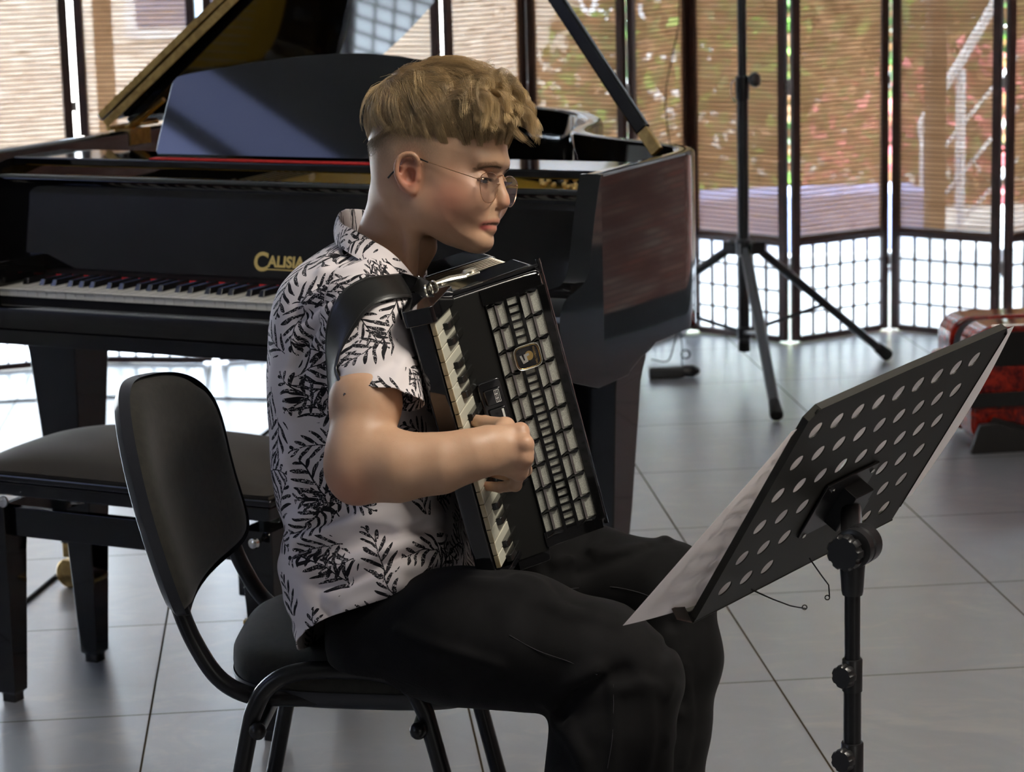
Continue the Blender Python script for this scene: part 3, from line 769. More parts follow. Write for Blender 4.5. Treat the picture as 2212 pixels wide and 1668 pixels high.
top = rings(so, [(.418, .0), (.418, .93), (.421, .975), (.428, .995), (.437, 1.0), (.448, .995), (.457, .97), (.464, .91), (.468, .78), (.467, .5), (.464, .0)])
top[5:, :, 2] += .006*np.clip(-top[5:, :, 0]/.2, -1, 1)
obj('seat', MB().grid(top, closed_v=True), cloth, chair, local=True, sharp=60)
obj('seat_shell', MB().grid(rings([(x, y) for x, y in so], [(.396, .0), (.396, .90), (.402, .96), (.412, .99), (.422, 1.006), (.426, 1.004), (.424, .98)]), closed_v=True), shell, chair, local=True, sharp=60)
# backrest: upholstered front on a plastic shell, slightly twisted on its tubes
ci = np.array(wm(chair).inverted())
def chl(p): return ci[:3, :3]@p+ci[:3, 3]
NB, FBt, NT, FTp = chl(D(398, 1352, 3.275)), chl(D(540, 1160, 3.66)), chl(D(258, 838, 3.30)), chl(D(452, 792, 3.56))
def backpt(a, b, off):
    u_ = (a+1)/2
    p = (NB*(1-u_)+FBt*u_)*(1-b)+(NT*(1-u_)+FTp*u_)*b
    p = p+np.array([1., 0, 0])*(-.030*(1-a*a)-.010*math.sin(math.pi*b)-off)
    return p
na, nbk = 41, 31
F = np.zeros((na, nbk, 3)); Bk = np.zeros((na, nbk, 3)); Sh = np.zeros((na, nbk, 3))
for i in range(na):
    for j in range(nbk):
        u_ = -1+2*i/(na-1); v_ = -1+2*j/(nbk-1)
        ex_ = 3.2 if v_ > 0 else 7
        m = max(abs(u_), abs(v_)); d = (abs(u_)**ex_+abs(v_)**ex_)**(1/ex_)
        k = m/d if d > 1e-6 else 1
        a, b = u_*k, (v_*k+1)/2
        edge = max(0, 1-max(abs(u_), abs(v_))**9)
        F[i, j] = backpt(a, b, -.026*edge**.6)
        Bk[i, j] = backpt(a, b, .010*edge**.5+.004)
        Sh[i, j] = backpt(a*1.03, -.010+b*1.022, .008+.012*edge**.4)
pad = MB().grid(F); pad.grid(Bk[::-1])
obj('backrest', pad, cloth, chair, local=True, sharp=0, fixn=True)
sh2 = MB().grid(Sh)
rim_ = [(0, j) for j in range(nbk)]+[(i, nbk-1) for i in range(1, na)]+[(na-1, j) for j in range(nbk-2, -1, -1)]+[(i, 0) for i in range(na-2, 0, -1)]
R1 = np.array([Sh[i, j] for i, j in rim_]); R2 = np.array([Sh[i, j]+np.array([.016, 0, 0]) for i, j in rim_])
sh2.grid(np.array([R1, R2]), closed_v=True)
obj('backrest_shell', sh2, shell, chair, local=True, sharp=50)
for s in (-1, 1):
    y = s*.195
    pts = smooth_path([(-.04, y, .405), (-.10, y, .405), (-.150, y, .410), (-.190, y, .435), (-.220, y, .485), (-.240, y, .54), (-.262, y, .62)], 6)
    obj('back_tube', MB().tube(pts, r, 12, up=(0, 1, 0)), tubem, chair, local=True)
    y = s*.232
    # side frame: one bent tube, leg - top - leg
    pts = [(-.225, y, .0), (-.152, y, .33), (-.132, y, .405), (-.105, y, .440), (-.065, y, .455), (.0, y, .456), (.040, y, .452), (.075, y, .438), (.098, y, .405), (.116, y, .34), (.195, y, .0)]
    obj('side_frame', MB().tube(smooth_path(pts, 7), r, 14, up=(0, 1, 0)), tubem, chair, local=True)
    for x_ in (-.225, .195): obj('foot_cap', MB().tube([(x_, y, 0), (x_*.985, y, .025)], .0155, 12), RUBBER, chair, local=True)
for x_, z_ in ((-.128, .375), (.094, .375)):
    obj('cross_bar', MB().tube([(x_, -.248, z_), (x_, .248, z_)], .0095, 12).ball((x_, -.249, z_), .0125, 12).ball((x_, .249, z_), .0125, 12), tubem, chair, local=True)

# ================================================================ music stand
SCc = np.array([-.199, -1.499, .767]); SX = np.array([.715, .696, .074]); SY = np.array([.338, -.436, .834]); SX = nrm(SX); SY = nrm(SY-SX*(SX@SY)); SN = np.cross(SX, SY)   # SN points to the back of the desk
deskm = mat('stand_black_powder', (.016, .0145, .010), .5, spec=.3)
stand = thing('music_stand', 'black music stand with a perforated desk seen from behind, in front of the player', 'music stand', tuple(D(1841, 1640, 2.96)*np.array([1, 1, 0])))
def S(x, y, n=0.): return SCc+SX*x+SY*y+SN*n
PX, PY, HR = .046, .0527, .0118
plate_ = MB()
def plate_cell(cx_, cy_, hx, hy, hole, th=.0014):
    n = 24
    if not hole:
        plate_.add([S(cx_+a*hx, cy_+b*hy, q) for q in (0, -th) for a, b in ((-1, -1), (1, -1), (1, 1), (-1, 1))], [(0, 1, 2, 3), (7, 6, 5, 4)]); return
    vs = []
    for q in (0, -th):
        for k in range(n):
            t = 2*math.pi*k/n; c, s = math.cos(t), math.sin(t)
            sc = min(hx/abs(c) if abs(c) > 1e-9 else 9, hy/abs(s) if abs(s) > 1e-9 else 9)
            vs.append(S(cx_+c*sc, cy_+s*sc, q))
        for k in range(n):
            t = 2*math.pi*k/n; vs.append(S(cx_+HR*math.cos(t), cy_+HR*math.sin(t), q))
    fs = []
    for k in range(n):
        l = (k+1) % n
        fs += [(k, l, n+l, n+k), (2*n+l, 2*n+k, 3*n+k, 3*n+l), (n+k, n+l, 3*n+l, 3*n+k)]
    plate_.add(vs, fs)
    # corners between the polygonal ring and the square cell
    for q in (0, -th):
        for (a, b) in ((1, 1), (-1, 1), (-1, -1), (1, -1)):
            ks = sorted([(abs(math.atan2(b*hy, a*hx)-((2*math.pi*k/n+math.pi) % (2*math.pi)-math.pi)), k) for k in range(n)])[:2]
            p = []
            for _, k in ks:
                t = 2*math.pi*k/n; c, s = math.cos(t), math.sin(t)
                sc = min(hx/abs(c) if abs(c) > 1e-9 else 9, hy/abs(s) if abs(s) > 1e-9 else 9)
                p.append(S(cx_+c*sc, cy_+s*sc, q))
            plate_.add([p[0], S(cx_+a*hx, cy_+b*hy, q), p[1]], [(0, 1, 2)])
missing = {(3, 3), (3, 4), (3, 5), (4, 3), (4, 4), (4, 5), (5, 3), (5, 4), (5, 5)}
for r_ in range(6):
    for c_i in range(9):
        plate_cell((c_i-4)*PX, (2.5-r_)*PY, PX/2, PY/2, (r_, c_i) not in missing)
gx, gy = 4.5*PX, 3*PY
for (x0, x1, y0, y1) in ((-.220, -gx, -gy, gy), (gx, .240, -gy, gy), (-.212, .232, gy, .172), (-.220, .240, -.176, -gy)):
    plate_cell((x0+x1)/2, (y0+y1)/2, (x1-x0)/2, (y1-y0)/2, False)
# stiffening flanges
for (a, b) in (((-.220, -.170), (-.220, .158)), ((-.220, .158), (-.205, .172)), ((-.205, .172), (.0, .174)), ((.0, .174), (.228, .172)), ((.228, .172), (.240, .160)), ((.240, .160), (.240, -.150))):
    p0, p1 = S(*a), S(*b); d_ = nrm(p1-p0)
    plate_.box((p0+p1)/2-SN*.004, (np.linalg.norm(p1-p0)/2, .0008, .0048), [d_, np.cross(SN, d_), SN])
plate_.box(S(.010, -.176, -.016), (.232, .0008, .0165), [SX, SY, SN])
plate_.box(S(.010, -.167, -.032), (.232, .010, .0008), [SX, SY, SN])
obj('desk', plate_, deskm, stand, smooth=False, fixn=False)
obj('ledge_end', MB().add([S(-.222, -.176, 0), S(-.243, -.172, -.012), S(-.250, -.155, -.032), S(-.222, -.158, -.033)], [(0, 1, 2, 3)]), STEEL, stand, fixn=False)
# mount: plate on the desk, tilt hinge with knob, pole
obj('mount_plate', MB().box(S(.0, -.045, .003), (.060, .045, .0018), [nrm(SX), SY, SN]), BLACK_SATIN, stand, bevel=.001)
for a, b in ((-.050, -.088), (.048, -.010), (-.042, -.012)):
    obj('mount_screw', MB().lathe([(.0035, 0), (.0035, .002), (.001, .003)], S(a, b, .0045), SN, 10), CHROME, stand)
pole_x, pole_d = 1841, 2.965
def pole(y): return D(pole_x, y, pole_d)
pb_ = D(1841, 1560, 2.97); PBX = np.array([pb_[0], pb_[1], 0])
def ph(y):
    lo_, hi_ = -.3, 1.2
    for _ in range(40):
        m_ = (lo_+hi_)/2
        if proj(PBX+zv*m_)[1] > y: lo_ = m_
        else: hi_ = m_
    return (lo_+hi_)/2
zt, zc1, zc2 = ph(1180), ph(1455), ph(1635)
hz = nrm(RT*.92-FW*.10*0+np.cross(zv, RT)*-.30)         # axis of the tilt hinge
kn = nrm(-FW*[1, 1, 0]*1.0-RT*[1, 1, 0]*.62)
hc = PBX+zv*zt
arm = S(.012, -.05, .018)
lk = MB()
dd = hc-arm
lk.tube([arm, arm+dd*.5, hc], [.013, .0135, .014], 12)
lk.box(arm-SN*.004, (.022, .030, .012), [SX, SY, SN])
lk.box(S(.035, -.055, .014), (.009, .014, .010), [SX, SY, SN])
obj('tilt_bracket', lk, BLACK_SATIN, stand, bevel=.002)
obj('tilt_hinge', MB().lathe([(.020, -.022), (.0245, -.020), (.0245, -.002), (.0225, 0), (.0225, .002), (.0245, .004), (.0245, .016), (.020, .018)], hc+RT*.006, kn, 32), BLACK_SATIN, stand)
def knob(name, c, ax, R, dep, lobes=7):
    n = lobes*8; t, u_ = frame_of(ax); P = []
    for h, k in ((0, .5), (.0, .9), (dep*.2, 1.0), (dep*.8, 1.0), (dep, .9), (dep, 0.)):
        P.append([np.array(c)+nrm(ax)*h+R*k*(1-.09*(math.cos(lobes*2*math.pi*i/n) < -.35))*(math.cos(2*math.pi*i/n)*t+math.sin(2*math.pi*i/n)*u_) for i in range(n)])
    return obj(name, MB().grid(np.array(P), closed_v=True), BLACK_SATIN, stand, sharp=40)
knob('tilt_knob', hc+kn*.018+RT*.002-zv*.002, kn, .0225, .016, 9)
obj('pole_socket', MB().lathe([(.0125, -.055), (.0135, -.050), (.0155, -.02), (.0165, .0)], hc-zv*.006, zv, 24), BLACK_SATIN, stand)
obj('upper_pole', MB().tube([PBX+zv*(zc1-.02), hc-zv*.04], .0097, 20), tubem, stand)
obj('middle_pole', MB().tube([PBX+zv*(zc2-.02), PBX+zv*(zc1-.008)], .0110, 20), tubem, stand)
obj('lower_pole', MB().tube([PBX+zv*.12, PBX+zv*(zc2-.008)], .0125, 20), tubem, stand)
for zz, rr in ((zc1, .0125), (zc2, .0140)):
    obj('height_collar', MB().lathe([(rr, -.022), (rr, .018), (rr-.001, .0195), (rr-.002, .0195)], PBX+zv*zz, zv, 24), BLACK_SATIN, stand)
    knob('height_knob', PBX+zv*(zz+.001)+nrm(kn-RT*.2)*(rr-.001), nrm(kn-RT*.2), .0150, .014, 7)
for k in range(3):
    an = math.radians(20+120*k); dr = np.array([math.cos(an), math.sin(an), 0])
    lg = obj('leg', MB().tube([PBX+zv*.20+dr*.015, PBX+dr*.26+zv*.012], .0075, 8), tubem, stand)
    obj('rubber_foot', MB().tube([PBX+dr*.25+zv*.012, PBX+dr*.28+zv*.010], .010, 8), RUBBER, lg)
    obj('leg_brace', MB().tube([PBX+zv*.10+dr*.013, PBX+dr*.14+zv*.105], .005, 8), tubem, stand)
w1 = [D(1748, 1205, 3.0), D(1754, 1214, 3.0), D(1772, 1240, 2.98), D(1790, 1264, 2.97), D(1791, 1276, 2.97), D(1792, 1290, 2.965)]
w2 = [D(1622, 1273, 3.02), D(1632, 1278, 3.02), D(1670, 1295, 2.99), D(1708, 1309, 2.97), D(1724, 1312, 2.96), D(1742, 1315, 2.955)]
for w_, lc_ in ((w1, D(1787, 1291, 2.965)), (w2, D(1738, 1312, 2.955))):
    obj('page_clip', MB().tube(np.array(w_), .0009, 6).torus(lc_, .0028, .0008, FW, 16, 5), tubem, stand)
paperm = mat('sheet_paper', (.88, .85, .83), .8)
_N = nodes(paperm); _tl = _N.new('ShaderNodeBsdfTranslucent'); _tl.inputs[0].default_value = (.92, .88, .86, 1)
_mm = _N.new('ShaderNodeMixShader'); _mm.inputs[0].default_value = .65; _N.link(_N.b.outputs[0], _mm.inputs[1]); _N.link(_tl.outputs[0], _mm.inputs[2]); _N.link(_mm.outputs[0], _N.t.nodes['Material Output'].inputs[0])
inkm = mat('printed_notes', (.03, .03, .03), .7)
def sheet(label, quad, curl, n0, el=0, er=0):
    (tl, tr, br_, bl) = [np.array(q, float) for q in quad]
    n = 24; P = np.zeros((n, n, 3)); 
    for i in range(n):
        for j in range(n):
            u_, v_ = i/(n-1), j/(n-1)
            q = (tl*(1-u_)+tr*u_)*(1-v_)+(bl*(1-u_)+br_*u_)*v_
            q = q+np.array([(el*(1-u_)+er*u_)*math.sin(math.pi*v_), 0])
            bow = curl(u_, v_)
            P[i, j] = S(q[0], q[1], n0-bow)
    th = np.zeros_like(P)+SN*-.0003
    m_ = MB().grid(P); m_.grid((P+th)[::-1])
    o = obj('sheet_music', m_, paperm, None, sharp=0, fixn=False)
    # staves on the side the player reads
    st_ = MB()
    for s_ in range(9):
        for k in range(5):
            j_ = (.08+.1*s_+.008*k)*(n-1); j0 = int(j_); fj = j_-j0
            row = [P[i, j0]*(1-fj)+P[i, min(j0+1, n-1)]*fj-SN*.0013 for i in range(2, n-2)]
            st_.grid(np.array([row, [p-SY*.0006 for p in row]]))
        for q_ in range(26):
            i_ = 2+int((n-5)*q_/26); j_ = int((.08+.1*s_+.016)*(n-1))
            st_.box(P[i_, j_]-SN*.0026+SY*.004*((q_*7) % 5-2), (.0022, .0016, .0003), [SX, SY, SN])
    obj('printed_staves', st_, inkm, o, smooth=False, fixn=False)
    tag(o, label, 'sheet music')
    return o
sheet('white sheet of music hanging over the left edge of the stand, lower corner curled', [(-.232, .140), (-.005, .145), (-.055, -.165), (-.322, -.172)], lambda u_, v_: .004+.030*(1-u_)**2*v_**1.5+.012*(1-u_)*math.sin(3.1*v_), -.003, .030, 0)
sheet('white sheet of music sticking out past the far right edge of the stand', [(.000, .150), (.286, .150), (.292, -.158), (-.010, -.160)], lambda u_, v_: .0005, -.0105, 0, .022)

# ================================================================ red accordion standing on the floor at the right
redp = mat('red_pearl_celluloid', (.32, .01, .006), .14, coat=.3)
_N = nodes(redp); _v = _N.tc()
_nz = _N.noise(_v, 26, 6, .65, 1.6); _N.base(_N.mix(_N.ramp(_nz, .40, .66), (.07, .001, .001), (.40, .020, .006)))
ra = thing('red_accordion', 'red pearl accordion with black straps standing on the tiles behind the music stand', 'accordion', tuple(Zp(2150, 985, 0)))
ro = Zp(2125, 975, 0); AX = nrm(RT*[1, 1, 0]+FW*[1, 1, 0]*.12); AY = np.array([-AX[1], AX[0], 0])
def RP(x, y, z): return ro+AX*x+AY*y+zv*z
def rrect(x0, x1, z0, z1, r_, n=6):
    out = []
    for cx_, cz_, a0 in ((x1-r_, z1-r_, 0), (x0+r_, z1-r_, 90), (x0+r_, z0+r_, 180), (x1-r_, z0+r_, 270)):
        for k in range(n+1):
            a = math.radians(a0+90*k/n); out.append((cx_+r_*math.cos(a), cz_+r_*math.sin(a)))
    return out
obj('bass_casing', MB().prism(rrect(-.035, .34,   .012, .345, .06, 8), ro, AX, zv, AY, 0, .12), redp, ra, bevel=.010, seg=3, sharp=50)
bel = MB()
for k in range(8):
    i_ = .012 if k % 2 else .004
    bel.prism(rrect(-.03+i_, .335-i_, .016+i_, .335-i_, .055, 6), ro, AX, zv, AY, .121+k*.011, .129+k*.011)
obj('bellows', bel, mat('black_bellows', (.015, .01, .01), .6), ra)
obj('treble_casing', MB().prism(rrect(-.035, .34, .012, .338, .06, 8), ro, AX, zv, AY, .21, .33), redp, ra, bevel=.010, seg=3, sharp=50)
obj('keyboard_arm', MB().prism(rrect(-.105, -.01, .10, .262, .014, 4), ro, AX, zv, AY, .10, .16), redp, ra, bevel=.006, sharp=50)
obj('grille_cloth', MB().prism(rrect(.026, .33, .235, .328, .004), ro, AX, zv, AY, -.004, .001), mat('black_velour', (.006, .005, .005), .95), ra)
obj('carry_strap', MB().prism(rrect(-.04, .345, .125, .165, .004), ro, AX, zv, AY, -.016, -.010), mat('black_webbing', (.006, .006, .006), .8), ra, bevel=.002)
obj('bass_strap', MB().add([RP(-.035, -.013, .010), RP(.02, -.016, .098), RP(.33, -.016, .000), RP(.34, -.012, .0)], [(0, 1, 2, 3)]).prism([(-.045, 0), (.345, 0), (.345, .014), (.18, .03), (.03, .082), (-.02, .080)], ro, AX, zv, AY, -.03, -.006), mat('black_leather_strap', (.007, .006, .006), .6), ra, bevel=.004)
obj('chrome_trim', MB().tube([RP(x, .0, z) for x, z in rrect(.02, .33, .262, .2755, .004)][:0] + [RP(.02, .004, .3455), RP(.335, .004, .3455)], .0022, 8), CHROME, ra)
for k in range(3): obj('bass_foot', MB().lathe([(.010, 0), (.012, .004), (.010, .013)], RP(.0+.15*k, .06, 0), zv, 12), RUBBER, ra)

# ================================================================ the player's accordion
UPV = -DN
A0 = np.array([-.7023, -1.2406, .9289]); Al = nrm([.2286, .0282, -.9731]); _w = D(1165, 605, 3.235)-A0; _w = _w-Al*(_w@Al); KA = np.linalg.norm(_w)/.1705; Aw = nrm(_w); An = np.cross(Aw, Al)*-1
if An@FW > 0: An = -An
Awk = Aw*KA
def Q(a, b, c=0.): return A0+Aw*(a*KA)+Al*b+An*c
acc = thing('piano_accordion', 'black piano accordion with a silver slatted grille on the lap of the player', 'accordion', tuple(Q(.08, .34, -.12)))
accgl = mat('accordion_black_celluloid', (.006, .006, .007), .06, coat=.8)
acsil = mat('grille_mesh_silver', (.42, .42, .36), .45, metal=.25)
_N = nodes(acsil); _v = _N.tc(); _vr = _N.new('ShaderNodeTexVoronoi'); _N.link(_v, _vr.inputs[0]); _vr.inputs['Scale'].default_value = 900
_N.base(_N.mix(_N.ramp(_vr.outputs[0], .15, .65), (.30, .30, .25), (.58, .58, .50))); _N.bump(_vr.outputs[0], .25)
def aprism(name, poly, c0, c1, m, parent=acc, **kw):
    # poly in (a, b)
    return obj(name, MB().prism(poly, A0, Awk, Al, An, c0, c1), m, parent, **kw)
def rpoly(pts, rad, n=5):
    out = []; N_ = len(pts); rad = [rad]*N_ if np.isscalar(rad) else rad
    for i in range(N_):
        p0, p1, p2 = [np.array(pts[(i+k) % N_], float) for k in (-1, 0, 1)]
        d0 = nrm(p0-p1); d2 = nrm(p2-p1); r_ = min(rad[i], .45*np.linalg.norm(p0-p1), .45*np.linalg.norm(p2-p1))
        if r_ < 1e-6: out.append(tuple(p1)); continue
        a, c = p1+d0*r_, p1+d2*r_
        for k in range(n+1):
            t = k/n; out.append(tuple((1-t)**2*a+2*t*(1-t)*p1+t*t*c))
    return out
case_o = rpoly([(.0245, -.036), (.170, -.040), (.1785, -.030), (.1790, .322), (.166, .344), (.079, .347), (.077, .364), (.0245, .364)], [.004, .008, .012, .012, .014, .004, .004, .004])
aprism('treble_casing', case_o, -.090, -.013, accgl, sharp=50, bevel=.002)
# raised rim lines around the face
def ins(poly, d):
    P = [np.array(p) for p in poly]; out = []
    for i in range(len(P)):
        t = nrm(P[(i+1) % len(P)]-P[i-1]); out.append(P[i]+d*np.array([-t[1], t[0]]))
    return out
def rimtube(poly, c, rad, name, m, sub=(0, 1)):
    return obj(name, MB().tube([Q(p[0], p[1], c) for p in poly], rad, 8, closed=True), m, acc)
hood = rpoly([(.0265, .000), (.0335, -.034), (.169, -.034), (.1765, -.028), (.1765, .322), (.165, .340), (.079, .343), (.077, .36), (.0255, .36)], [.002, .006, .008, .010, .010, .012, .004, .004, .002])
aprism('hood', hood, -.013, .001, accgl, sharp=50, bevel=.0015)
fr_o = [(.0262, .10), (.0262, -.0345), (.170, -.0375), (.1775, -.029), (.178, .322), (.166, .342)]
for d_, c, rr in ((0, -.004, .0032),):
    obj('rim_moulding', MB().tube([Q(p[0], p[1], c) for p in smooth_path(rpoly(fr_o, .008, 3)[5:-3], 2)], rr, 10), accgl, acc)
obj('rim_line', MB().tube([Q(a, b, .0008) for a, b in smooth_path([(.036, -.030), (.10, -.0305), (.160, -.030), (.170, -.026), (.173, -.016), (.1733, .10), (.1733, .30), (.170, .322), (.160, .333)], 4)], .0011, 6), CHROME, acc)
# keyboard: keys run from the camera side in towards the grille, their tops facing the audience
KK = .0176*RT+.0250*UPV+.0900*FW; KK = nrm(KK-Al*(KK@Al)); KN = np.cross(KK, Al); KN = KN if KN@RT > 0 else -KN
K0 = D(943, 708, 3.118)
def R3(k, b, n): return K0+KK*k+Al*b+KN*n
arm = [(-.004, -.0085), (.100, -.0085), (.104, -.050), (.040, -.048), (-.004, -.034)]
obj('keyboard_arm', MB().prism(arm, K0, KK, KN, Al, -.010, .350), accgl, acc, bevel=.003, sharp=50)
capf = rpoly([(-.010, -.002), (-.006, .004), (.085, .007), (.100, .007), (.104, -.050), (.040, -.050), (-.010, -.038)], [.004, .004, .004, .002, .002, .01, .006])
for b0_, b1_ in ((-.0310, -.0085), (.3475, .3560)):
    obj('keyboard_end_cap', MB().prism(capf, K0, KK, KN, Al, b0_, b1_), accgl, acc, bevel=.003, sharp=50)
wp = .01818; kb0 = -.0075
akw = mat('accordion_white_key', (.66, .64, .52), .12, coat=.6); ake = mat('pearl_key_front', (.36, .28, .15), .2, coat=.5, noise=(40, (.55, .46, .30)))
nk = 20; akb = mat('accordion_black_key', (.012, .012, .011), .18, coat=.5)
for k in range(nk):
    b0k, b1k = kb0+k*wp, kb0+(k+1)*wp
    if b1k > .349: break
    o = obj('white_key', MB().prism([(0, 0), (.094, 0), (.094, -.0060), (.0, -.0060)], K0, KK, KN, Al, b0k+.0004, b1k-.0004), akw, acc, bevel=.0013, seg=2, sharp=60)
    obj('key_front', MB().prism([(-.0012, -.0004), (.0030, -.0012), (.0030, -.0072), (-.0012, -.0072)], K0, KK, KN, Al, b0k+.0004, b1k-.0004), ake, o, bevel=.0008)
pat = [0, 1, 3, 4, 5]
for oc_ in range(3):
    for j in pat:
        k = oc_*7+j
        cb_ = kb0+wp*(k+1)+{0: -.0020, 1: .0015, 3: -.0022, 4: 0, 5: .0022}[j]
        if cb_ > .340: continue
        prof_ = [(.0315, -.0005), (.0335, .0066), (.0370, .0088), (.094, .0088), (.094, -.0005)]
        obj('black_key', MB().prism(prof_, K0, KK, KN, Al, cb_-.0050, cb_+.0050), akb, acc, bevel=.0014, seg=2, sharp=50)
# matt cover strip between keys and grille, with the register switches
aprism('cover_strip', [(.0262, -.0295), (.0775, -.0295), (.0785, .345), (.0262, .345)], .001, .0022, mat('cover_strip_black', (.010, .010, .009), .6, spec=.25), bevel=.0006)
regf = rpoly([(.0335, .089), (.0705, .089), (.0735, .24), (.0360, .24)], .007)
rg_ = aprism('register_frame', regf, .0022, .0085, accgl, sharp=50, bevel=.002)
for k in range(5):
    b = .101+.0275*k
    obj('register_switch', MB().prism(rpoly([(.0400+.0005*k, b), (.0665+.0005*k, b), (.067+.0005*k, b+.022), (.0405+.0005*k, b+.022)], .003), A0, Awk, Al, An, .0085, .0125), accgl, acc, bevel=.0012, sharp=50)
    # white engraved register sign
    w_ = MB(); c0 = (.0590+.0005*k, b+.0110)
    if k == 0:
        for da in (-.0036, -.0012, .0012, .0036): w_.box(Q(c0[0]+da, c0[1], .0126), (.00025, .0085, .0002), [Awk, Al, An])
        for db in (-.0085, .0085): w_.box(Q(c0[0], c0[1]+db, .0126), (.0038, .00025, .0002), [Awk, Al, An])
        for db in (-.003, .003): w_.box(Q(c0[0]-.0012, c0[1]+db, .0126), (.0022, .0004, .0002), [Awk, Al, An])
    else: w_.box(Q(c0[0]+.002, c0[1], .0126), (.0016, .0085, .0002), [Awk, Al, An])
    obj('register_sign', w_, mat('sign_white_%d' % k, (.8, .8, .76), .5), acc, smooth=False)
# grille
gr = aprism('grille_mesh', [(.0785, -.008), (.1665, -.008), (.1675, .323), (.0790, .323)], .001, .0018, acsil)
bars = MB()
A_ = [Awk, Al, An]
for a0, a1 in ((.0775, .0792), (.0898, .0912), (.1068, .1118), (.1275, .1322), (.1436, .1446), (.1622, .1745)):
    bars.box(Q((a0+a1)/2+.0008, .1575, .0032), ((a1-a0)/2, .170, .0016), A_)
for b_ in (-.019, .3295): bars.box(Q(.1225, b_, .0030), (.047, .0105, .0014), A_)
sp = .0331/3
for k in range(31):
    b = -.0072+sp*k
    if k == 0: continue
    if k in (6, 7, 8, 9): pass
    bars.box(Q(.1195, b-.0015, .0030), (.0090, .0016, .0014), A_)
obj('grille_bars', bars, BLACK_GLOSS, gr, bevel=.0003, seg=1)
strip = mat('grille_strip_pewter', (.30, .27, .26), .32, metal=.8)
for a0, a1 in ((.0918, .0958), (.1452, .1492)):
    obj('grille_strip', MB().box(Q((a0+a1)/2, .158, .0028), ((a1-a0)/2, .166, .0011), A_), strip, gr)
for (a0, am, a1, off) in ((.0785, .092, .1072, .0262), (.1325, .146, .1622, .0238)):
    for k in range(-1, 10):
        b = off+.0331*k
        m_ = MB()
        # folded fin: a dark lozenge standing proud of the mesh
        V_ = [Q(a0, b+.0035, .0046), Q(am, b-.0018, .0075), Q(a1, b-.0008, .0046), Q(a1-.004, b+.003, .0046), Q(am, b+.0032, .0030), Q(a0, b+.0045, .003), Q(am, b-.0035, .002), Q(a1, b-.003, .002), Q(a0, b+.001, .002)]
        m_.add(V_, [(0, 1, 6, 8), (1, 2, 7, 6), (0, 5, 4, 1), (1, 4, 3, 2)])
        obj('grille_fin', m_, BLACK_GLOSS, gr, smooth=False, fixn=False)
# emblem with the maker's lettering
eg = mat('emblem_gold', (.75, .52, .2), .25, metal=1); es = mat('emblem_silver', (.62, .60, .54), .3, metal=.8)
ec = (.1207, .0752)
eo = [(ec[0]+p[0], ec[1]+p[1]) for p in superell(48, .0205, .0165, 4.2)]
emb = aprism('emblem', eo, .0045, .0085, accgl, bevel=.001, sharp=50)
for k_, rr in ((1.0, .0007), (.90, .00045)):
    obj('emblem_border', MB().tube([Q(ec[0]+(p[0]-ec[0])*k_, ec[1]+(p[1]-ec[1])*k_, .0087) for p in eo], rr, 6, closed=True), es if k_ == 1 else eg, emb)
gl = MB()
for k in range(-3, 4):
    rr = .0062*math.sqrt(max(0, 1-(k/3.6)**2))
    gl.tube([Q(ec[0]+.003+rr*math.cos(t), ec[1]-.001+k*.00175+.0006*math.sin(2*t), .0089) for t in np.linspace(0, math.pi, 10)], .0005, 5)
obj('emblem_globe', MB().prism([(p[0]+ec[0]+.0022, p[1]+ec[1]-.0012) for p in superell(28, .0066, .0066, 2)], A0, Awk, Al, An, .0086, .0088), eg, emb, smooth=False)
obj('emblem_letter', MB().prism([(ec[0]-.0125, ec[1]-.004), (ec[0]-.0095, ec[1]-.0045), (ec[0]-.0075, ec[1]+.0035), (ec[0]-.0055, ec[1]+.0035), (ec[0]-.0060, ec[1]-.0045), (ec[0]+.002, ec[1]-.0052), (ec[0]+.003, ec[1]-.002), (ec[0]-.002, ec[1]-.001), (ec[0]-.001, ec[1]+.0062), (ec[0]-.0095, ec[1]+.0078)], A0, Awk, Al, An, .0088, .0090), es, emb, smooth=False)
text_mesh('emblem_lettering', 'WELTMEISTER', .0040, Q(ec[0]+.0132, ec[1]+.0128, .0087), -Al, Aw*-1, eg, emb, depth=0, local=False, sx=.98)
# bellows and bass side
bw = MB(); cloth_b = mat('bellows_cloth', (.045, .03, .022), .55)
def ring_(i_, c): return [Q(p[0], p[1], c) for p in rpoly([(.002+i_, -.036+i_), (.166-i_, -.036+i_), (.168-i_, .338-i_), (.002+i_, .338-i_)], .014, 4)]
P = []
for k in range(15):
    P.append(ring_(.0 if k % 2 else .010, -.090-k*.0055))
bw.grid(np.array(P), closed_v=True)
obj('bellows', bw, cloth_b, acc, sharp=20)
ed = MB()
for k in range(1, 15, 2): ed.tube(ring_(-.0004, -.090-k*.0055), .0011, 6, closed=True)
obj('bellows_edging', ed, mat('bellows_tape', (.34, .30, .24), .3, metal=.6), acc)
aprism('bass_casing', rpoly([(.0, -.038), (.170, -.038), (.172, .342), (.0, .342)], .014), -.27, -.170, accgl, sharp=50, bevel=.003)
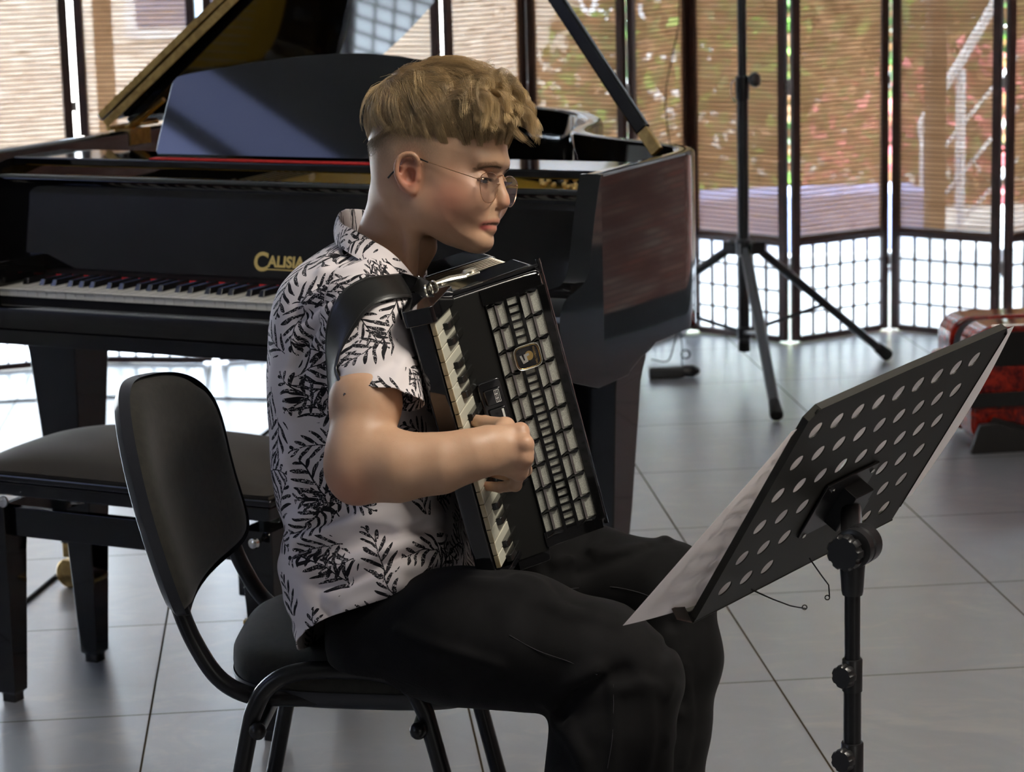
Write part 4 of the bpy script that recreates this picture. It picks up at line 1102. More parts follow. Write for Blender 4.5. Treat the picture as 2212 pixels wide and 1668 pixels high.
# strap bracket and lever on the top edge
t0 = -.0405
def T(a, c, h=0.): return Q(a, t0-h, c)
cream = mat('bracket_nickel', (.70, .66, .55), .22, metal=.7)
obj('strap_bracket', MB().prism([(.030, -.030), (.040, -.038), (.078, -.036), (.088, -.036), (.088, -.060), (.078, -.062), (.060, -.054), (.036, -.056), (.026, -.046)], Q(0, t0, 0), Aw, An, Al, -.0075, -.004), cream, acc, bevel=.002)
obj('bracket_button', MB().lathe([(.0095, 0), (.0105, .003), (.0085, .005), (.003, .0055)], T(.084, -.048, .0075), -Al, 20), cream, acc)
obj('bracket_arm', MB().tube([T(.088, -.046, .010), T(.074, -.044, .006), T(.050, -.042, .009), T(.026, -.038, .010)], [.004, .0075, .0085, .005], 10, flat=.5), cream, acc)
for k, (a, c) in enumerate(((.022, -.034), (.014, -.028), (.006, -.022))):
    obj('strap_ring', MB().torus(T(a, c, .008), .0065, .0016, nrm(Aw+An*.5*(k-1)), 20, 7), cream, acc)
# ================================================================ smooth bodies: signed distance fields turned into quads
def surface_net(f, lo, hi, h, blk=8):
    """mesh of f = 0; f is evaluated only in blocks near the surface"""
    lo = np.array(lo, float); hi = np.array(hi, float)
    nb = np.ceil((hi-lo)/(h*blk)).astype(int); B = h*blk
    g = np.stack(np.meshgrid(*[np.arange(n) for n in nb], indexing='ij'), -1).reshape(-1, 3)
    cval = np.concatenate([f(lo+(c+.5)*B) for c in np.array_split(g, max(1, len(g)//200000+1))])
    g = g[np.abs(cval) < B*1.15]
    NX, NY, NZ = (nb*blk+1)
    loc_ = np.stack(np.meshgrid(*[np.arange(blk+1)]*3, indexing='ij'), -1).reshape(-1, 3)
    ids = []
    for c in g: ids.append(((c*blk+loc_)@np.array([NY*NZ, NZ, 1])))
    ids = np.unique(np.concatenate(ids))
    ix = np.stack([ids//(NY*NZ), (ids//NZ) % NY, ids % NZ], -1)
    val = np.concatenate([f(lo+c*h) for c in np.array_split(ix, max(1, len(ix)//200000+1))])
    sg = val < 0
    cells = []; pos = []; quads = []
    stride = [NY*NZ, NZ, 1]
    for ax in range(3):
        nxt = ids+stride[ax]; j = np.searchsorted(ids, nxt); j = np.minimum(j, len(ids)-1)
        ok = (ids[j] == nxt) & (ix[:, ax] < [NX, NY, NZ][ax]-1) & (sg != sg[j])
        i = np.nonzero(ok)[0]; jj = j[i]
        t = val[i]/(val[i]-val[jj])
        p = ix[i].astype(float); p[:, ax] += t
        a1, a2 = [(1, 2), (2, 0), (0, 1)][ax]
        good = (ix[i][:, a1] > 0) & (ix[i][:, a2] > 0)
        i = i[good]; p = p[good]
        base = ids[i]
        q = np.stack([base, base-stride[a1], base-stride[a1]-stride[a2], base-stride[a2]], 1)
        fl = ~sg[i]; q[fl] = q[fl][:, ::-1]
        quads.append(q); cells.append(q.reshape(-1)); pos.append(np.repeat(p, 4, 0))
    cells = np.concatenate(cells); pos = np.concatenate(pos); quads = np.concatenate(quads)
    u, inv = np.unique(cells, return_inverse=True)
    cnt = np.bincount(inv)
    V = np.stack([np.bincount(inv, pos[:, k])/cnt for k in range(3)], -1)*h+lo
    Fq = np.searchsorted(u, quads)
    return V, Fq
def relax(V, Fq, it=2, lam=.5):
    E = np.concatenate([Fq[:, [0, 1]], Fq[:, [1, 2]], Fq[:, [2, 3]], Fq[:, [3, 0]]])
    n = len(V)
    for _ in range(it):
        s = np.stack([np.bincount(E[:, 0], V[E[:, 1], k], n)+np.bincount(E[:, 1], V[E[:, 0], k], n) for k in range(3)], -1)
        c = np.bincount(E[:, 0], minlength=n)+np.bincount(E[:, 1], minlength=n)
        V = V+(s/np.maximum(c, 1)[:, None]-V)*lam
    return V
def grad(f, P, e=.0008):
    G = np.stack([f(P+np.eye(3)[k]*e)-f(P-np.eye(3)[k]*e) for k in range(3)], -1)
    return G/(np.linalg.norm(G, axis=1)[:, None]+1e-12)
def project(f, P, it=3):
    for _ in range(it):
        v = f(P); P = P-grad(f, P)*v[:, None]*.9
    return P
def smin(a, b, k):
    h = np.maximum(k-np.abs(a-b), 0)/k
    return np.minimum(a, b)-h*h*k*.25
def smax(a, b, k): return -smin(-a, -b, k)
def cone(P, a, b, ra, rb, flat=None):
    """tapered capsule; flat = (unit vector, factor) squeezes it along a direction"""
    a = np.asarray(a, float); b = np.asarray(b, float)
    d = b-a; L = d@d
    t = np.clip(((P-a)@d)/L, 0, 1)
    v = P-a-t[:, None]*d
    if flat is not None:
        n_, k_ = flat; q = v@n_; v = v+np.outer(q*(1/k_-1), n_)
    return np.linalg.norm(v, axis=1)-(ra+(rb-ra)*t)
def ell(P, c, r, ax=None):
    v = P-np.asarray(c, float)
    if ax is not None: v = v@np.asarray(ax, float).T
    r = np.asarray(r, float)
    k0 = np.linalg.norm(v/r, axis=1); k1 = np.linalg.norm(v/(r*r), axis=1)
    return k0*(k0-1)/(k1+1e-9)
def poly_sdf(P2, poly):
    """signed distance to a closed polygon in 2D, negative inside"""
    poly = np.asarray(poly, float); n = len(poly)
    d = np.full(len(P2), 1e9); inside = np.zeros(len(P2), bool)
    for i in range(n):
        a = poly[i]; b = poly[(i+1) % n]; e = b-a
        w = P2-a; t = np.clip((w@e)/(e@e+1e-12), 0, 1)
        d = np.minimum(d, np.sum((w-t[:, None]*e)**2, 1))
        c = (a[1] > P2[:, 1]) != (b[1] > P2[:, 1])
        xi = a[0]+(P2[:, 1]-a[1])*e[0]/(e[1] if abs(e[1]) > 1e-12 else 1e-12)
        inside ^= c & (P2[:, 0] < xi)
    d = np.sqrt(d); return np.where(inside, -d, d)
class Grid2:
    """tabulated 2D field with bilinear lookup"""
    def __init__(s, poly, lo, hi, h):
        s.lo = np.array(lo, float); s.h = h
        n = np.ceil((np.array(hi)-s.lo)/h).astype(int)+1
        X = np.stack(np.meshgrid(*[s.lo[k]+np.arange(n[k])*h for k in (0, 1)], indexing='ij'), -1).reshape(-1, 2)
        s.T = poly_sdf(X, poly).reshape(n); s.n = n
    def __call__(s, P2):
        q = (P2-s.lo)/s.h; q = np.clip(q, 0, s.n-1.001); i = q.astype(int); t = q-i
        T = s.T; x, y = i[:, 0], i[:, 1]; u, v = t[:, 0], t[:, 1]
        return T[x, y]*(1-u)*(1-v)+T[x+1, y]*u*(1-v)+T[x, y+1]*(1-u)*v+T[x+1, y+1]*u*v
def fast_mesh(name, V, Fq, mats, parent=None, attrs=None, uvs=None, local=False):
    if parent is not None and not local:
        mi = np.array(wm(parent).inverted()); V = V@mi[:3, :3].T+mi[:3, 3]
    me = bpy.data.meshes.new(name)
    k = Fq.shape[1]
    me.vertices.add(len(V)); me.vertices.foreach_set('co', V.astype(np.float32).ravel())
    me.loops.add(Fq.size); me.loops.foreach_set('vertex_index', Fq.astype(np.int32).ravel())
    me.polygons.add(len(Fq)); me.polygons.foreach_set('loop_start', np.arange(0, Fq.size, k, dtype=np.int32))
    me.polygons.foreach_set('use_smooth', np.ones(len(Fq), bool))
    me.update(calc_edges=True)
    for n_, a in (attrs or {}).items():
        at = me.attributes.new(n_, 'FLOAT', 'POINT'); at.data.foreach_set('value', a.astype(np.float32))
    if uvs is not None:
        uv = me.uv_layers.new(name='UVMap'); uv.data.foreach_set('uv', uvs[Fq.ravel()].astype(np.float32).ravel())
    me.validate()
    o = bpy.data.objects.new(name, me); COL.objects.link(o)
    for m in (mats if isinstance(mats, (list, tuple)) else [mats]): me.materials.append(m)
    if parent is not None: o.parent = parent
    return o
def vnoise(P, scale, seed=0):
    """smooth value noise, -1..1"""
    q = P*scale+seed*17.3; i = np.floor(q).astype(np.int64); t = q-i; t = t*t*(3-2*t)
    def hsh(a, b, c):
        x = (a*374761393+b*668265263+c*1274126177+seed*9176) & 0xffffffff
        x = ((x ^ (x >> 13))*1274126177) & 0xffffffff
        return ((x ^ (x >> 16)) & 0xffff)/32767.5-1
    r = 0
    for dx in (0, 1):
        for dy in (0, 1):
            for dz in (0, 1):
                w = (t[:, 0] if dx else 1-t[:, 0])*(t[:, 1] if dy else 1-t[:, 1])*(t[:, 2] if dz else 1-t[:, 2])
                r = r+w*hsh(i[:, 0]+dx, i[:, 1]+dy, i[:, 2]+dz)
    return r
def in_box(P, lo, hi, pad):
    return np.all((P > np.asarray(lo)-pad) & (P < np.asarray(hi)+pad), axis=1)
UP = -DN
class View:
    """upright axes turned psi towards the camera: X ahead of the body, Y to its left, Z up"""
    def __init__(s, px, py, d, psi):
        s.o = D(px, py, d); s.px, s.py, s.d = px, py, d; s.k = F_PX/d
        s.c, s.s = math.cos(psi), math.sin(psi)
        s.X = s.c*RT-s.s*FW; s.Y = s.s*RT+s.c*FW; s.Z = UP
        s.M = np.array([s.X, s.Y, s.Z])
    def to(s, P): return (P-s.o)@s.M.T
    def fr(s, Q_): return s.o+np.asarray(Q_, float)@s.M
    def mid(s, x, y): return ((x-s.px)/s.k/s.c, -(y-s.py)/s.k)           # point on the midline plane
    def at(s, x, y, Y):                                                    # point at lateral offset Y
        d = s.d+s.c*Y; kk = F_PX/d
        xx = (x-1106)/kk-(s.px-1106)/s.k; zz = -((y-834)/kk-(s.py-834)/s.k)
        X = (xx-s.s*Y)/s.c
        d = s.d+s.c*Y-s.s*X; kk = F_PX/d
        xx = (x-1106)/kk-(s.px-1106)/s.k; zz = -((y-834)/kk-(s.py-834)/s.k)
        return np.array([(xx-s.s*Y)/s.c, Y, zz])
# ================================================================ the player
person = thing('person', 'seated young person with short blond hair and leaf-print shirt, playing an accordion', 'person', (-.78, -1.02, 0))
person_root = person
# ---------------------------------------------------------------- head
HV = View(930, 390, 3.30, math.radians(23))
def hm(x, y):
    if x == 0: return (0., -(y-HV.py)/HV.k)
    q_ = HV.at(x, y, 0.); return (q_[0], q_[2])
prof = [(1076, 262), (1086, 295), (1090, 322), (1090, 343), (1086, 358), (1078, 374), (1073, 392), (1071, 415), (1071, 440), (1071, 456), (1069, 470), (1066, 482), (1060, 492), (1053, 502), (1052, 512), (1050, 524), (1042, 534), (1028, 540), (1008, 541), (985, 535), (962, 527), (935, 508), (905, 500), (870, 500), (835, 470), (812, 430), (802, 395), (797, 350), (793, 300), (794, 260), (803, 220), (825, 185), (860, 160), (900, 148), (950, 146), (1000, 156), (1045, 185), (1078, 228)]
hp = []
for (x, y) in prof:
    X, Z = hm(x, y)
    if X < 0: X *= .90
    hp.append((X, Z))
hp = smooth_path(hp, 4, closed=True)
HG2 = Grid2(hp, (-.16, -.16), (.18, .22), .002)
def head_sdf(q):
    X, Y, Z = q[:, 0], q[:, 1], q[:, 2]
    s = -HG2(q[:, [0, 2]])
    W = np.interp(Z, [-.11, -.085, -.06, -.03, 0, .04, .10, .16], [.034, .047, .059, .0655, .0695, .0735, .0765, .074])
    W = W*np.interp(X, [-.09, -.02, .05, .12], [.97, 1.02, .97, .90])
    S_ = np.interp(Z, [-.10, -.05, 0, .06], [.036, .042, .052, .066])
    S_ = S_*np.interp(X, [0, .06], [1.15, 1.35])
    m = 1-np.minimum(s, S_)/S_
    r = np.sqrt((Y/W)**2+m*m)
    f = (r-1)*np.minimum(W, S_)*.85
    f = np.where(s < 0, np.maximum(f, -s*.9), f)
    return f
def tubeq(q, pts, r, k=.004):
    d = None
    r = [r]*len(pts) if np.isscalar(r) else r
    for i in range(len(pts)-1):
        c = cone(q, pts[i], pts[i+1], r[i], r[i+1])
        d = c if d is None else smin(d, c, k)
    return d
noseb = [hm(*p) for p in ((1068, 372), (1077, 398), (1086, 424))]
nose_tip = hm(1088.5, 437.5); nose_base = hm(1076, 450)
eyeL = HV.at(1040, 389, -.0315); EYE_R = .0118
eyes = [np.array([eyeL[0]-.004, s*.0315, eyeL[2]]) for s in (-1, 1)]
lipc = hm(1069, 478); lipl = hm(1060, 491); mouth_z = hm(1060, 484)[1]
def lipcurve(x0, z0, dz, back, w, n=9):
    out = []
    for t in np.linspace(-1, 1, n):
        out.append((x0-back*abs(t)**1.8, t*w, z0+dz*(1-abs(t)**1.5)))
    return out
upper = [(lipc[0]-.0002-.0150*abs(t)**1.6, t*.0265, mouth_z+.0052*(1-abs(t)**1.6)+.0002-.0012*math.exp(-(t/.16)**2)) for t in np.linspace(-1, 1, 11)]
lower = [(lipl[0]+.0006-.0135*abs(t)**1.6, t*.0250, mouth_z-.0052*(1-abs(t)**1.8)) for t in np.linspace(-1, 1, 11)]
slit = [(lipc[0]+.0030-.0155*abs(t)**1.6, t*.0270, mouth_z+.0002-.0015*abs(t)**2) for t in np.linspace(-1, 1, 11)]
# near ear measured in the photograph, mirrored for the far one
def earp(x, y, out): return HV.at(x, y, -(.070+out))
ear_helix = [earp(893, 382, .004), earp(900, 362, .006), earp(902, 346, .010), earp(893, 335, .013), earp(878, 333, .016), earp(864, 340, .019), earp(857, 356, .020), earp(857, 376, .019), earp(864, 393, .015), earp(876, 406, .009), earp(887, 414, .006), earp(894, 408, .004)]
EH_ = smooth_path(ear_helix, 2)
ear_anti = [earp(878, 348, .009), earp(870, 360, .012), earp(869, 378, .012), earp(876, 392, .009), earp(885, 397, .007)]
ear_c = earp(880, 372, .007)
ear_lobe = earp(890, 410, .004)
tragus = earp(901, 384, .004)
concha = earp(885, 380, .011)
def mir(p): return np.array([p[0], -p[1], p[2]])
def ear_sdf(q):
    d = ell(q, ear_c, (.0155, .0042, .0275), [nrm([1, .25, -.10]), nrm([-.25, 1, 0]), nrm([.10, 0, 1])])
    d = smin(d, tubeq(q, EH_, [.0030]*len(EH_), .003), .0035)
    d = smin(d, tubeq(q, ear_anti, .0022), .004)
    d = smin(d, ell(q, ear_lobe, (.0068, .0040, .0085)), .006)
    d = smin(d, ell(q, ear_c+np.array([.006, .008, -.002]), (.010, .009, .020)), .008)
    d = smax(d, -ell(q, concha, (.0082, .0080, .0110)), .0025)
    d = smin(d, ell(q, tragus, (.0042, .0034, .0055)), .003)
    return d
def neck_pts():
    return [(D(872, 440, 3.335), .050), (D(852, 520, 3.345), .0475), (D(822, 610, 3.36), .0505), (D(815, 660, 3.38), .07)]
NK = neck_pts()
def skin_head(P):
    q = HV.to(P)
    d = head_sdf(q)
    X, Y, Z = q.T
    # brow ridge, cheekbones, jaw
    for s in (-1, 1):
        d = smin(d, cone(q, (hm(1084, 352)[0], s*.008, hm(1092, 352)[1]), (hm(1060, 352)[0], s*.040, hm(1070, 355)[1]), .0050, .006), .014)
        d = smin(d, ell(q, (eyes[0][0]-.018, s*.043, hm(1040, 430)[1]), (.026, .015, .020)), .03)
        a_ = hm(950, 460); b_ = hm(1006, 490); d = smin(d, cone(q, (a_[0], s*.040, a_[1]), (b_[0], s*.024, b_[1]), .020, .013), .030)
        # eye socket
        d = smax(d, -ell(q, (eyes[0][0]+.017, s*.0300, eyes[0][2]+.001), (.011, .0160, .0095)), .012)
    near = np.nonzero((X > .045) & (np.abs(Y) < .06) & (Z > -.13) & (Z < .06) & (d < .03))[0]
    if len(near):
        n = q[near]; dn = d[near]
        nb_ = [np.array([p[0], 0, p[1]]) for p in noseb]
        nd = smin(cone(n, nb_[0]+[.0, 0, .004], nb_[1], .0062, .0068), cone(n, nb_[1], nb_[2], .0068, .0082), .004)
        nd = smin(nd, ell(n, (nose_tip[0]-.0005, 0, nose_tip[1]), (.0086, .0092, .0080)), .006)
        nd = smin(nd, cone(n, (nose_tip[0]-.002, 0, nose_tip[1]-.002), (nose_base[0]-.002, 0, nose_base[1]), .0055, .0055), .005)
        for s in (-1, 1):
            nd = smin(nd, ell(n, (nose_tip[0]-.0215, s*.0118, nose_tip[1]-.0025), (.0115, .0068, .0092)), .0045)
        dn = smin(dn, nd, .010)
        for s in (-1, 1):
            dn = smax(dn, -ell(n, (nose_tip[0]-.0098, s*.0058, nose_tip[1]-.0118), (.0058, .0030, .0040)), .002)
        # lips
        dn = smin(dn, tubeq(n, lipcurve(lipc[0]-.004, mouth_z+.006, .004, .012, .018, 7), .006), .010)
        dn = smin(dn, tubeq(n, upper, [.0014, .0026, .0036, .0045, .0050, .0049, .0050, .0045, .0036, .0026, .0014], .002), .004)
        dn = smin(dn, tubeq(n, lower, [.0014, .0028, .0044, .0057, .0063, .0064, .0063, .0057, .0044, .0028, .0014], .002), .0022)
        dn = smin(dn, ell(n, (hm(1038, 520)[0], 0, hm(1038, 522)[1]), (.014, .018, .013)), .018)
        # eyeballs under the lids, lid opening
        for s, e in ((-1, eyes[0]), (1, eyes[1])):
            dn = smin(dn, np.linalg.norm(n-e, axis=1)-(EYE_R+.0016), .005)
            ox = nrm([1, s*.30, -.12]); oy = nrm(np.cross([0, 0, 1], ox)); oz = np.cross(ox, oy)
            dn = smax(dn, -ell(n, e+ox*EYE_R+np.array([0, 0, -.0006]), (.0075, .0130, .0026), [ox, oy, oz]), .0012)
        d[near] = dn
    nearE = np.nonzero((np.abs(Y) > .055) & (np.abs(X-ear_c[0]) < .04) & (Z > -.05) & (Z < .07))[0]
    if len(nearE):
        n = q[nearE].copy(); n[:, 1] = -np.abs(n[:, 1]); dn = d[nearE]
        d[nearE] = smin(dn, ear_sdf(n), .004)
    # neck
    nk_ = None
    for i in range(3):
        c = cone(P, NK[i][0], NK[i+1][0], NK[i][1], NK[i+1][1]); nk_ = c if nk_ is None else smin(nk_, c, .02)
    st_ = cone(P, D(893, 440, 3.262), D(890, 590, 3.30), .010, .008)
    nk_ = smin(nk_, st_, .022)
    ad_ = cone(P, D(922, 536, 3.34), D(888, 590, 3.34), .012, .010)
    nk_ = smin(nk_, ad_, .02)
    return smin(d, nk_, .018)
lo = D(860, 330, 3.3)-.30; hi = D(930, 330, 3.3)+.30
bb = np.array([HV.fr(p) for p in [(x, y, z) for x in (-.14, .17) for y in (-.10, .10) for z in (-.185, .175)]])
VH, FH = surface_net(skin_head, bb.min(0), bb.max(0), .00155)
VH = project(skin_head, VH, 1); VH = relax(VH, FH, 1, .3)

# ---------------------------------------------------------------- right arm and hand
elbow = D(772, 1012, 3.10); shoulder = D(800, 690, 3.22)
fa = [(779, 1012, 3.10, .0400), (860, 1008, 3.085, .0415), (950, 1001, 3.08, .0350), (1020, 982, 3.08, .0285), (1052, 972, 3.085, .0265)]
FA = [(D(x, y, d), r_) for x, y, d, r_ in fa]
def J(x, y, d): return D(x, y, d)
wr = J(1062, 968, 3.088)
kn_ = [J(1124, 932, 3.098), J(1133, 960, 3.084), J(1132, 990, 3.086), J(1122, 1020, 3.102)]
fing = [  # knuckle, middle joint, end joint, tip, radii
    [kn_[0], J(1128, 942, 3.150), J(1098, 958, 3.185), J(1066, 962, 3.212), (.0098, .0088, .0078, .0066)],
    [kn_[1], J(1138, 978, 3.145), J(1108, 995, 3.188), J(1072, 992, 3.215), (.0100, .0090, .0080, .0068)],
    [kn_[2], J(1134, 1015, 3.140), J(1106, 1030, 3.180), J(1064, 1021, 3.212), (.0096, .0088, .0078, .0066)],
    [kn_[3], J(1113, 1048, 3.140), J(1080, 1053, 3.172), J(1049, 1050, 3.202), (.0090, .0082, .0072, .0062)]]
thumb = [J(1078, 945, 3.105), J(1092, 922, 3.130), J(1048, 914, 3.170), J(1018, 907, 3.200)]
PN = nrm(-FW*.9+RT*.25+UP*.15)      # back of the hand faces the camera
def arm_hand(P):
    d = cone(P, D(808, 690, 3.20), D(806, 800, 3.165), .026, .032)
    d = smin(d, cone(P, D(806, 800, 3.165), D(790, 868, 3.13), .032, .0435), .02)
    d = smin(d, cone(P, D(790, 868, 3.13), D(779, 970, 3.105), .0440, .0400), .02)
    d = smin(d, cone(P, D(779, 970, 3.105), elbow, .0400, .0395), .02)
    d = smin(d, ell(P, D(768, 1047, 3.09), (.022, .024, .021)), .02)
    for i in range(len(FA)-1):
        fl_ = None if i < 2 else (nrm(-FW), .88)
        d = smin(d, cone(P, FA[i][0], FA[i+1][0], FA[i][1], FA[i+1][1], fl_), .022)
    m = np.nonzero(((P-wr)@RT > -.03) & (d < .16))[0]
    if len(m):
        p = P[m]; h = d[m]
        pm = None
        for i, k in enumerate(kn_):
            w0_ = wr+UP*(.012-.009*i)
            c = cone(p, w0_, k, .0145, .0112+(.0008 if i in (1, 2) else 0), (PN, .95))
            pm = c if pm is None else smin(pm, c, .010)
        for i in range(3):
            pm = smin(pm, cone(p, kn_[i], kn_[i+1], .0092, .0092), .006)
        h = smin(h, pm, .016)
        # palm heel
        h = smin(h, cone(p, J(1075, 990, 3.11), J(1108, 1018, 3.12), .013, .011), .010)
        fd = None
        for F_ in fing:
            a, b, c, t, r_ = F_
            g = smin(smin(cone(p, a, b, r_[0], r_[1]), cone(p, b, c, r_[1], r_[2]), .004), cone(p, c, t, r_[2], r_[3]), .003)
            fd = g if fd is None else np.minimum(fd, g)
        th = smin(smin(cone(p, thumb[0], thumb[1], .0150, .0118), cone(p, thumb[1], thumb[2], .0118, .0096), .006), cone(p, thumb[2], thumb[3], .0098, .0078), .004)
        h = smin(h, fd, .004)
        h = smin(h, th, .008)
        # knuckles and the tendons running to them
        for k in kn_: h = smin(h, np.linalg.norm(p-(k+PN*.0035), axis=1)-.0078, .006)
        h = smin(h, np.linalg.norm(p-J(1052, 1003, 3.078), axis=1)-.009, .012)
        d[m] = h
    return d
pts = np.array([shoulder, elbow]+[a for a, _ in FA]+[p for F_ in fing for p in F_[:4]]+thumb)
VA, FAq = surface_net(arm_hand, pts.min(0)-.062, pts.max(0)+.062, .0018)
VA = relax(project(arm_hand, VA, 1), FAq, 1, .3)

# ---------------------------------------------------------------- torso (under the shirt), left arm reaching behind the accordion, legs, feet
TV = View(800, 900, 3.385, math.radians(14))
tp_px = [(752, 512), (706, 541), (662, 580), (630, 632), (613, 695), (606, 760), (604, 850), (606, 940), (612, 1030), (626, 1095), (640, 1140), (634, 1172), (629, 1200), (633, 1245), (648, 1295), (664, 1340), (678, 1400), (730, 1440), (850, 1420), (950, 1340), (1012, 1262), (1012, 1235), (1000, 1180), (985, 1080), (970, 960), (958, 850), (945, 750), (925, 680), (905, 625), (876, 585), (840, 548), (795, 515)]
tp = smooth_path([TV.mid(x, y) for x, y in tp_px], 4, closed=True)
TG = Grid2(tp, (-.30, -.50), (.30, .40), .003)
_zt = lambda y: -(y-900)/TV.k
def torso_sdf(P, grow=0.):
    q = TV.to(P); X, Y, Z = q.T
    s = -TG(q[:, [0, 2]])+grow
    W = np.interp(-Z*TV.k+900, [505, 540, 580, 620, 680, 800, 950, 1100, 1200, 1300, 1400], [.070, .115, .155, .176, .180, .168, .158, .156, .166, .176, .178])+grow
    S_ = .088
    m = 1-np.minimum(s, S_)/S_
    r = (np.abs(Y/W)**2.3+np.maximum(m, 0)**2.3)**(1/2.3)
    f = (r-1)*S_*.9
    return np.where(s < 0, np.maximum(f, -s*.9), f)
lsh = TV.fr([TV.mid(815, 640)[0], .170, TV.mid(815, 640)[1]]); lel = TV.fr([.10, .235, -.06]); lwr = Q(.06, .17, -.292); lhd = Q(.10, .17, -.285)
hipR, hipL = D(845, 1372, 3.27), D(880, 1330, 3.50)
kneR, kneL = D(1372, 1462, 3.175), D(1448, 1270, 3.54)
def flr(p, dx=0): return np.array([p[0]+dx, p[1], .07])
ankR = D(1300, 1690, 3.17); ankR = ankR+(ankR-kneR)*0; 
def down(a, b, z):   # continue the line a-b to height z
    return a+(b-a)*((a[2]-z)/(a[2]-b[2]))
aR = down(kneR, D(1322, 1640, 3.17), .09); aL = down(kneL, D(1432, 1640, 3.52), .09)
def core(P):
    d = smax(torso_sdf(P, -.014), -((P-D(800, 1180, 3.385))@UP), .03)
    d = smin(d, ell(P, D(866, 1340, 3.39), (.075, .13, .06)), .05)
    d = smin(d, cone(P, lsh, lel, .047, .040), .02); d = smin(d, cone(P, lel, lwr, .040, .027), .02)
    d = smin(d, cone(P, lwr, lhd, .024, .020), .012)
    for k in range(4):
        a = lhd+Al*(.018-.014*k)*-1; d = smin(d, cone(P, a, a+Aw*.035+An*.004, .0085, .007), .004)
    for h, kn2, an in ((hipR, kneR, aR), (hipL, kneL, aL)):
        hm_ = D(1120, 1375, 3.20) if h is hipR else D(1250, 1238, 3.56)
        d = smin(d, cone(P, h+UP*.02, hm_, .050, .045), .03); d = smin(d, cone(P, hm_, kn2, .045, .036), .02); d = smin(d, cone(P, kn2, an, .036, .032), .02)
    return d
allp = np.array([hipR, hipL, kneR, kneL, aR, aL, lsh, lel, lwr, D(640, 600, 3.3), D(700, 520, 3.4)])
VC, FC = surface_net(core, allp.min(0)-.20, allp.max(0)+.12, .008)
VC = relax(VC, FC, 2, .5)
# one skin mesh, with painted-on tone values
def tones(P):
    q = HV.to(P); X, Y, Z = q.T
    lips = np.exp(-(np.maximum(0, np.minimum(tubeq(q, upper, .0034), tubeq(q, lower, .0048)))/.0014)**2)
    lips *= (X > .05)
    scalp = np.zeros(len(P))
    px = HV.px+(X*HV.c+Y*HV.s)*HV.k; py = HV.py-Z*HV.k
    line = np.interp(X, [-.10, -.06, -.03, -.01, .03, .045, .075, .11], [hm(0, 352)[1], hm(0, 350)[1], hm(0, 332)[1], hm(0, 322)[1], hm(0, 328)[1], hm(0, 322)[1], hm(0, 300)[1], hm(0, 290)[1]])
    scalp = np.clip((Z-line)/.030+.25, 0, 1)*(np.linalg.norm(q, axis=1) < .25)
    side = np.clip((.055-X)/.03, 0, 1)*np.clip((Z+.02)/.06, 0, 1)*.6
    scalp = np.maximum(scalp, side*(np.linalg.norm(q, axis=1) < .16))
    brow = np.zeros(len(P))
    for s in (-1, 1):
        b = [(hm(1097, 356)[0], s*.010, hm(0, 378)[1]), (hm(1088, 352)[0], s*.026, hm(0, 371)[1]), (hm(1068, 357)[0], s*.044, hm(0, 371)[1])]
        brow = np.maximum(brow, np.exp(-(np.maximum(0, tubeq(q, b, [.0022, .0022, .0010])-.0035)/.0018)**2)*.8)
    lash_and_mouth_shade = np.zeros(len(P))
    for s, e in ((-1, eyes[0]), (1, eyes[1])):
        ox = nrm([1, s*.30, -.12]); oy = nrm(np.cross([0, 0, 1], ox)); oz = np.cross(ox, oy)
        k = ell(q, e+ox*EYE_R+np.array([0, 0, -.0006]), (.0095, .0130, .0042), [ox, oy, oz])
        up_ = (Z > e[2]-.001)
        lash_and_mouth_shade = np.maximum(lash_and_mouth_shade, np.exp(-(k/.0012)**2)*np.where(up_, 1., .35)*(X > .05))
    lash_and_mouth_shade = np.maximum(lash_and_mouth_shade, .75*np.exp(-(np.maximum(0, tubeq(q, slit, .0003))/.0009)**2)*(X > .05))  # shade in the mouth crease, painted as a dark line
    ear = np.exp(-(np.linalg.norm((q-mir(mir(ear_c)))/np.array([.022, .02, .034]), axis=1))**4)
    cheek = np.exp(-((X-.06)/.035)**2-((Z+.03)/.035)**2)*(np.abs(Y) > .02)+.8*np.exp(-((X-.125)/.014)**2-((Z+.035)/.014)**2)
    red = np.zeros(len(P))
    red += np.exp(-(np.linalg.norm(P-D(765, 1050, 3.08), axis=1)/.03)**2)*.8
    for F_ in fing: red += .6*np.exp(-(np.linalg.norm(P-F_[3], axis=1)/.014)**2)+.35*np.exp(-(np.linalg.norm(P-F_[0], axis=1)/.012)**2)
    return dict(lips=np.clip(lips, 0, 1), scalp=scalp, brow=np.clip(np.maximum(brow, 0), 0, 1), lash_and_mouth_shade=lash_and_mouth_shade, ruddy=np.clip(.9*ear+cheek*.7+red, 0, 1))
Vs = np.concatenate([VH, VA, VC]); Fs = np.concatenate([FH, FAq+len(VH), FC+len(VH)+len(VA)])
tn = tones(Vs)
skin = mat('skin', (.47, .285, .185), .45, spec=.4, sss=.10)
N = nodes(skin)
def attr(N, n): 
    a = N.new('ShaderNodeAttribute'); a.attribute_name = n; return a.outputs['Fac']
v = N.tc()
c = N.mix(N.ramp(N.noise(v, 30, 5), .35, .65), (.56, .345, .220), (.51, .305, .190))
c = N.mix(N.ramp(N.noise(v, 500, 2), .62, .78, 0, .25), c, (.34, .18, .10))
c = N.mix(attr(N, 'ruddy'), c, (.50, .185, .12))
stub = N.noise(N.mapping(v, (1, 1, .35)), 900, 2)
c = N.mix(N.math('MULTIPLY', attr(N, 'scalp'), N.ramp(stub, .30, .62, .55, 1.0)), c, (.19, .13, .07))
c = N.mix(N.math('MULTIPLY', attr(N, 'brow'), N.ramp(stub, .25, .6, .5, .9)), c, (.16, .085, .045))
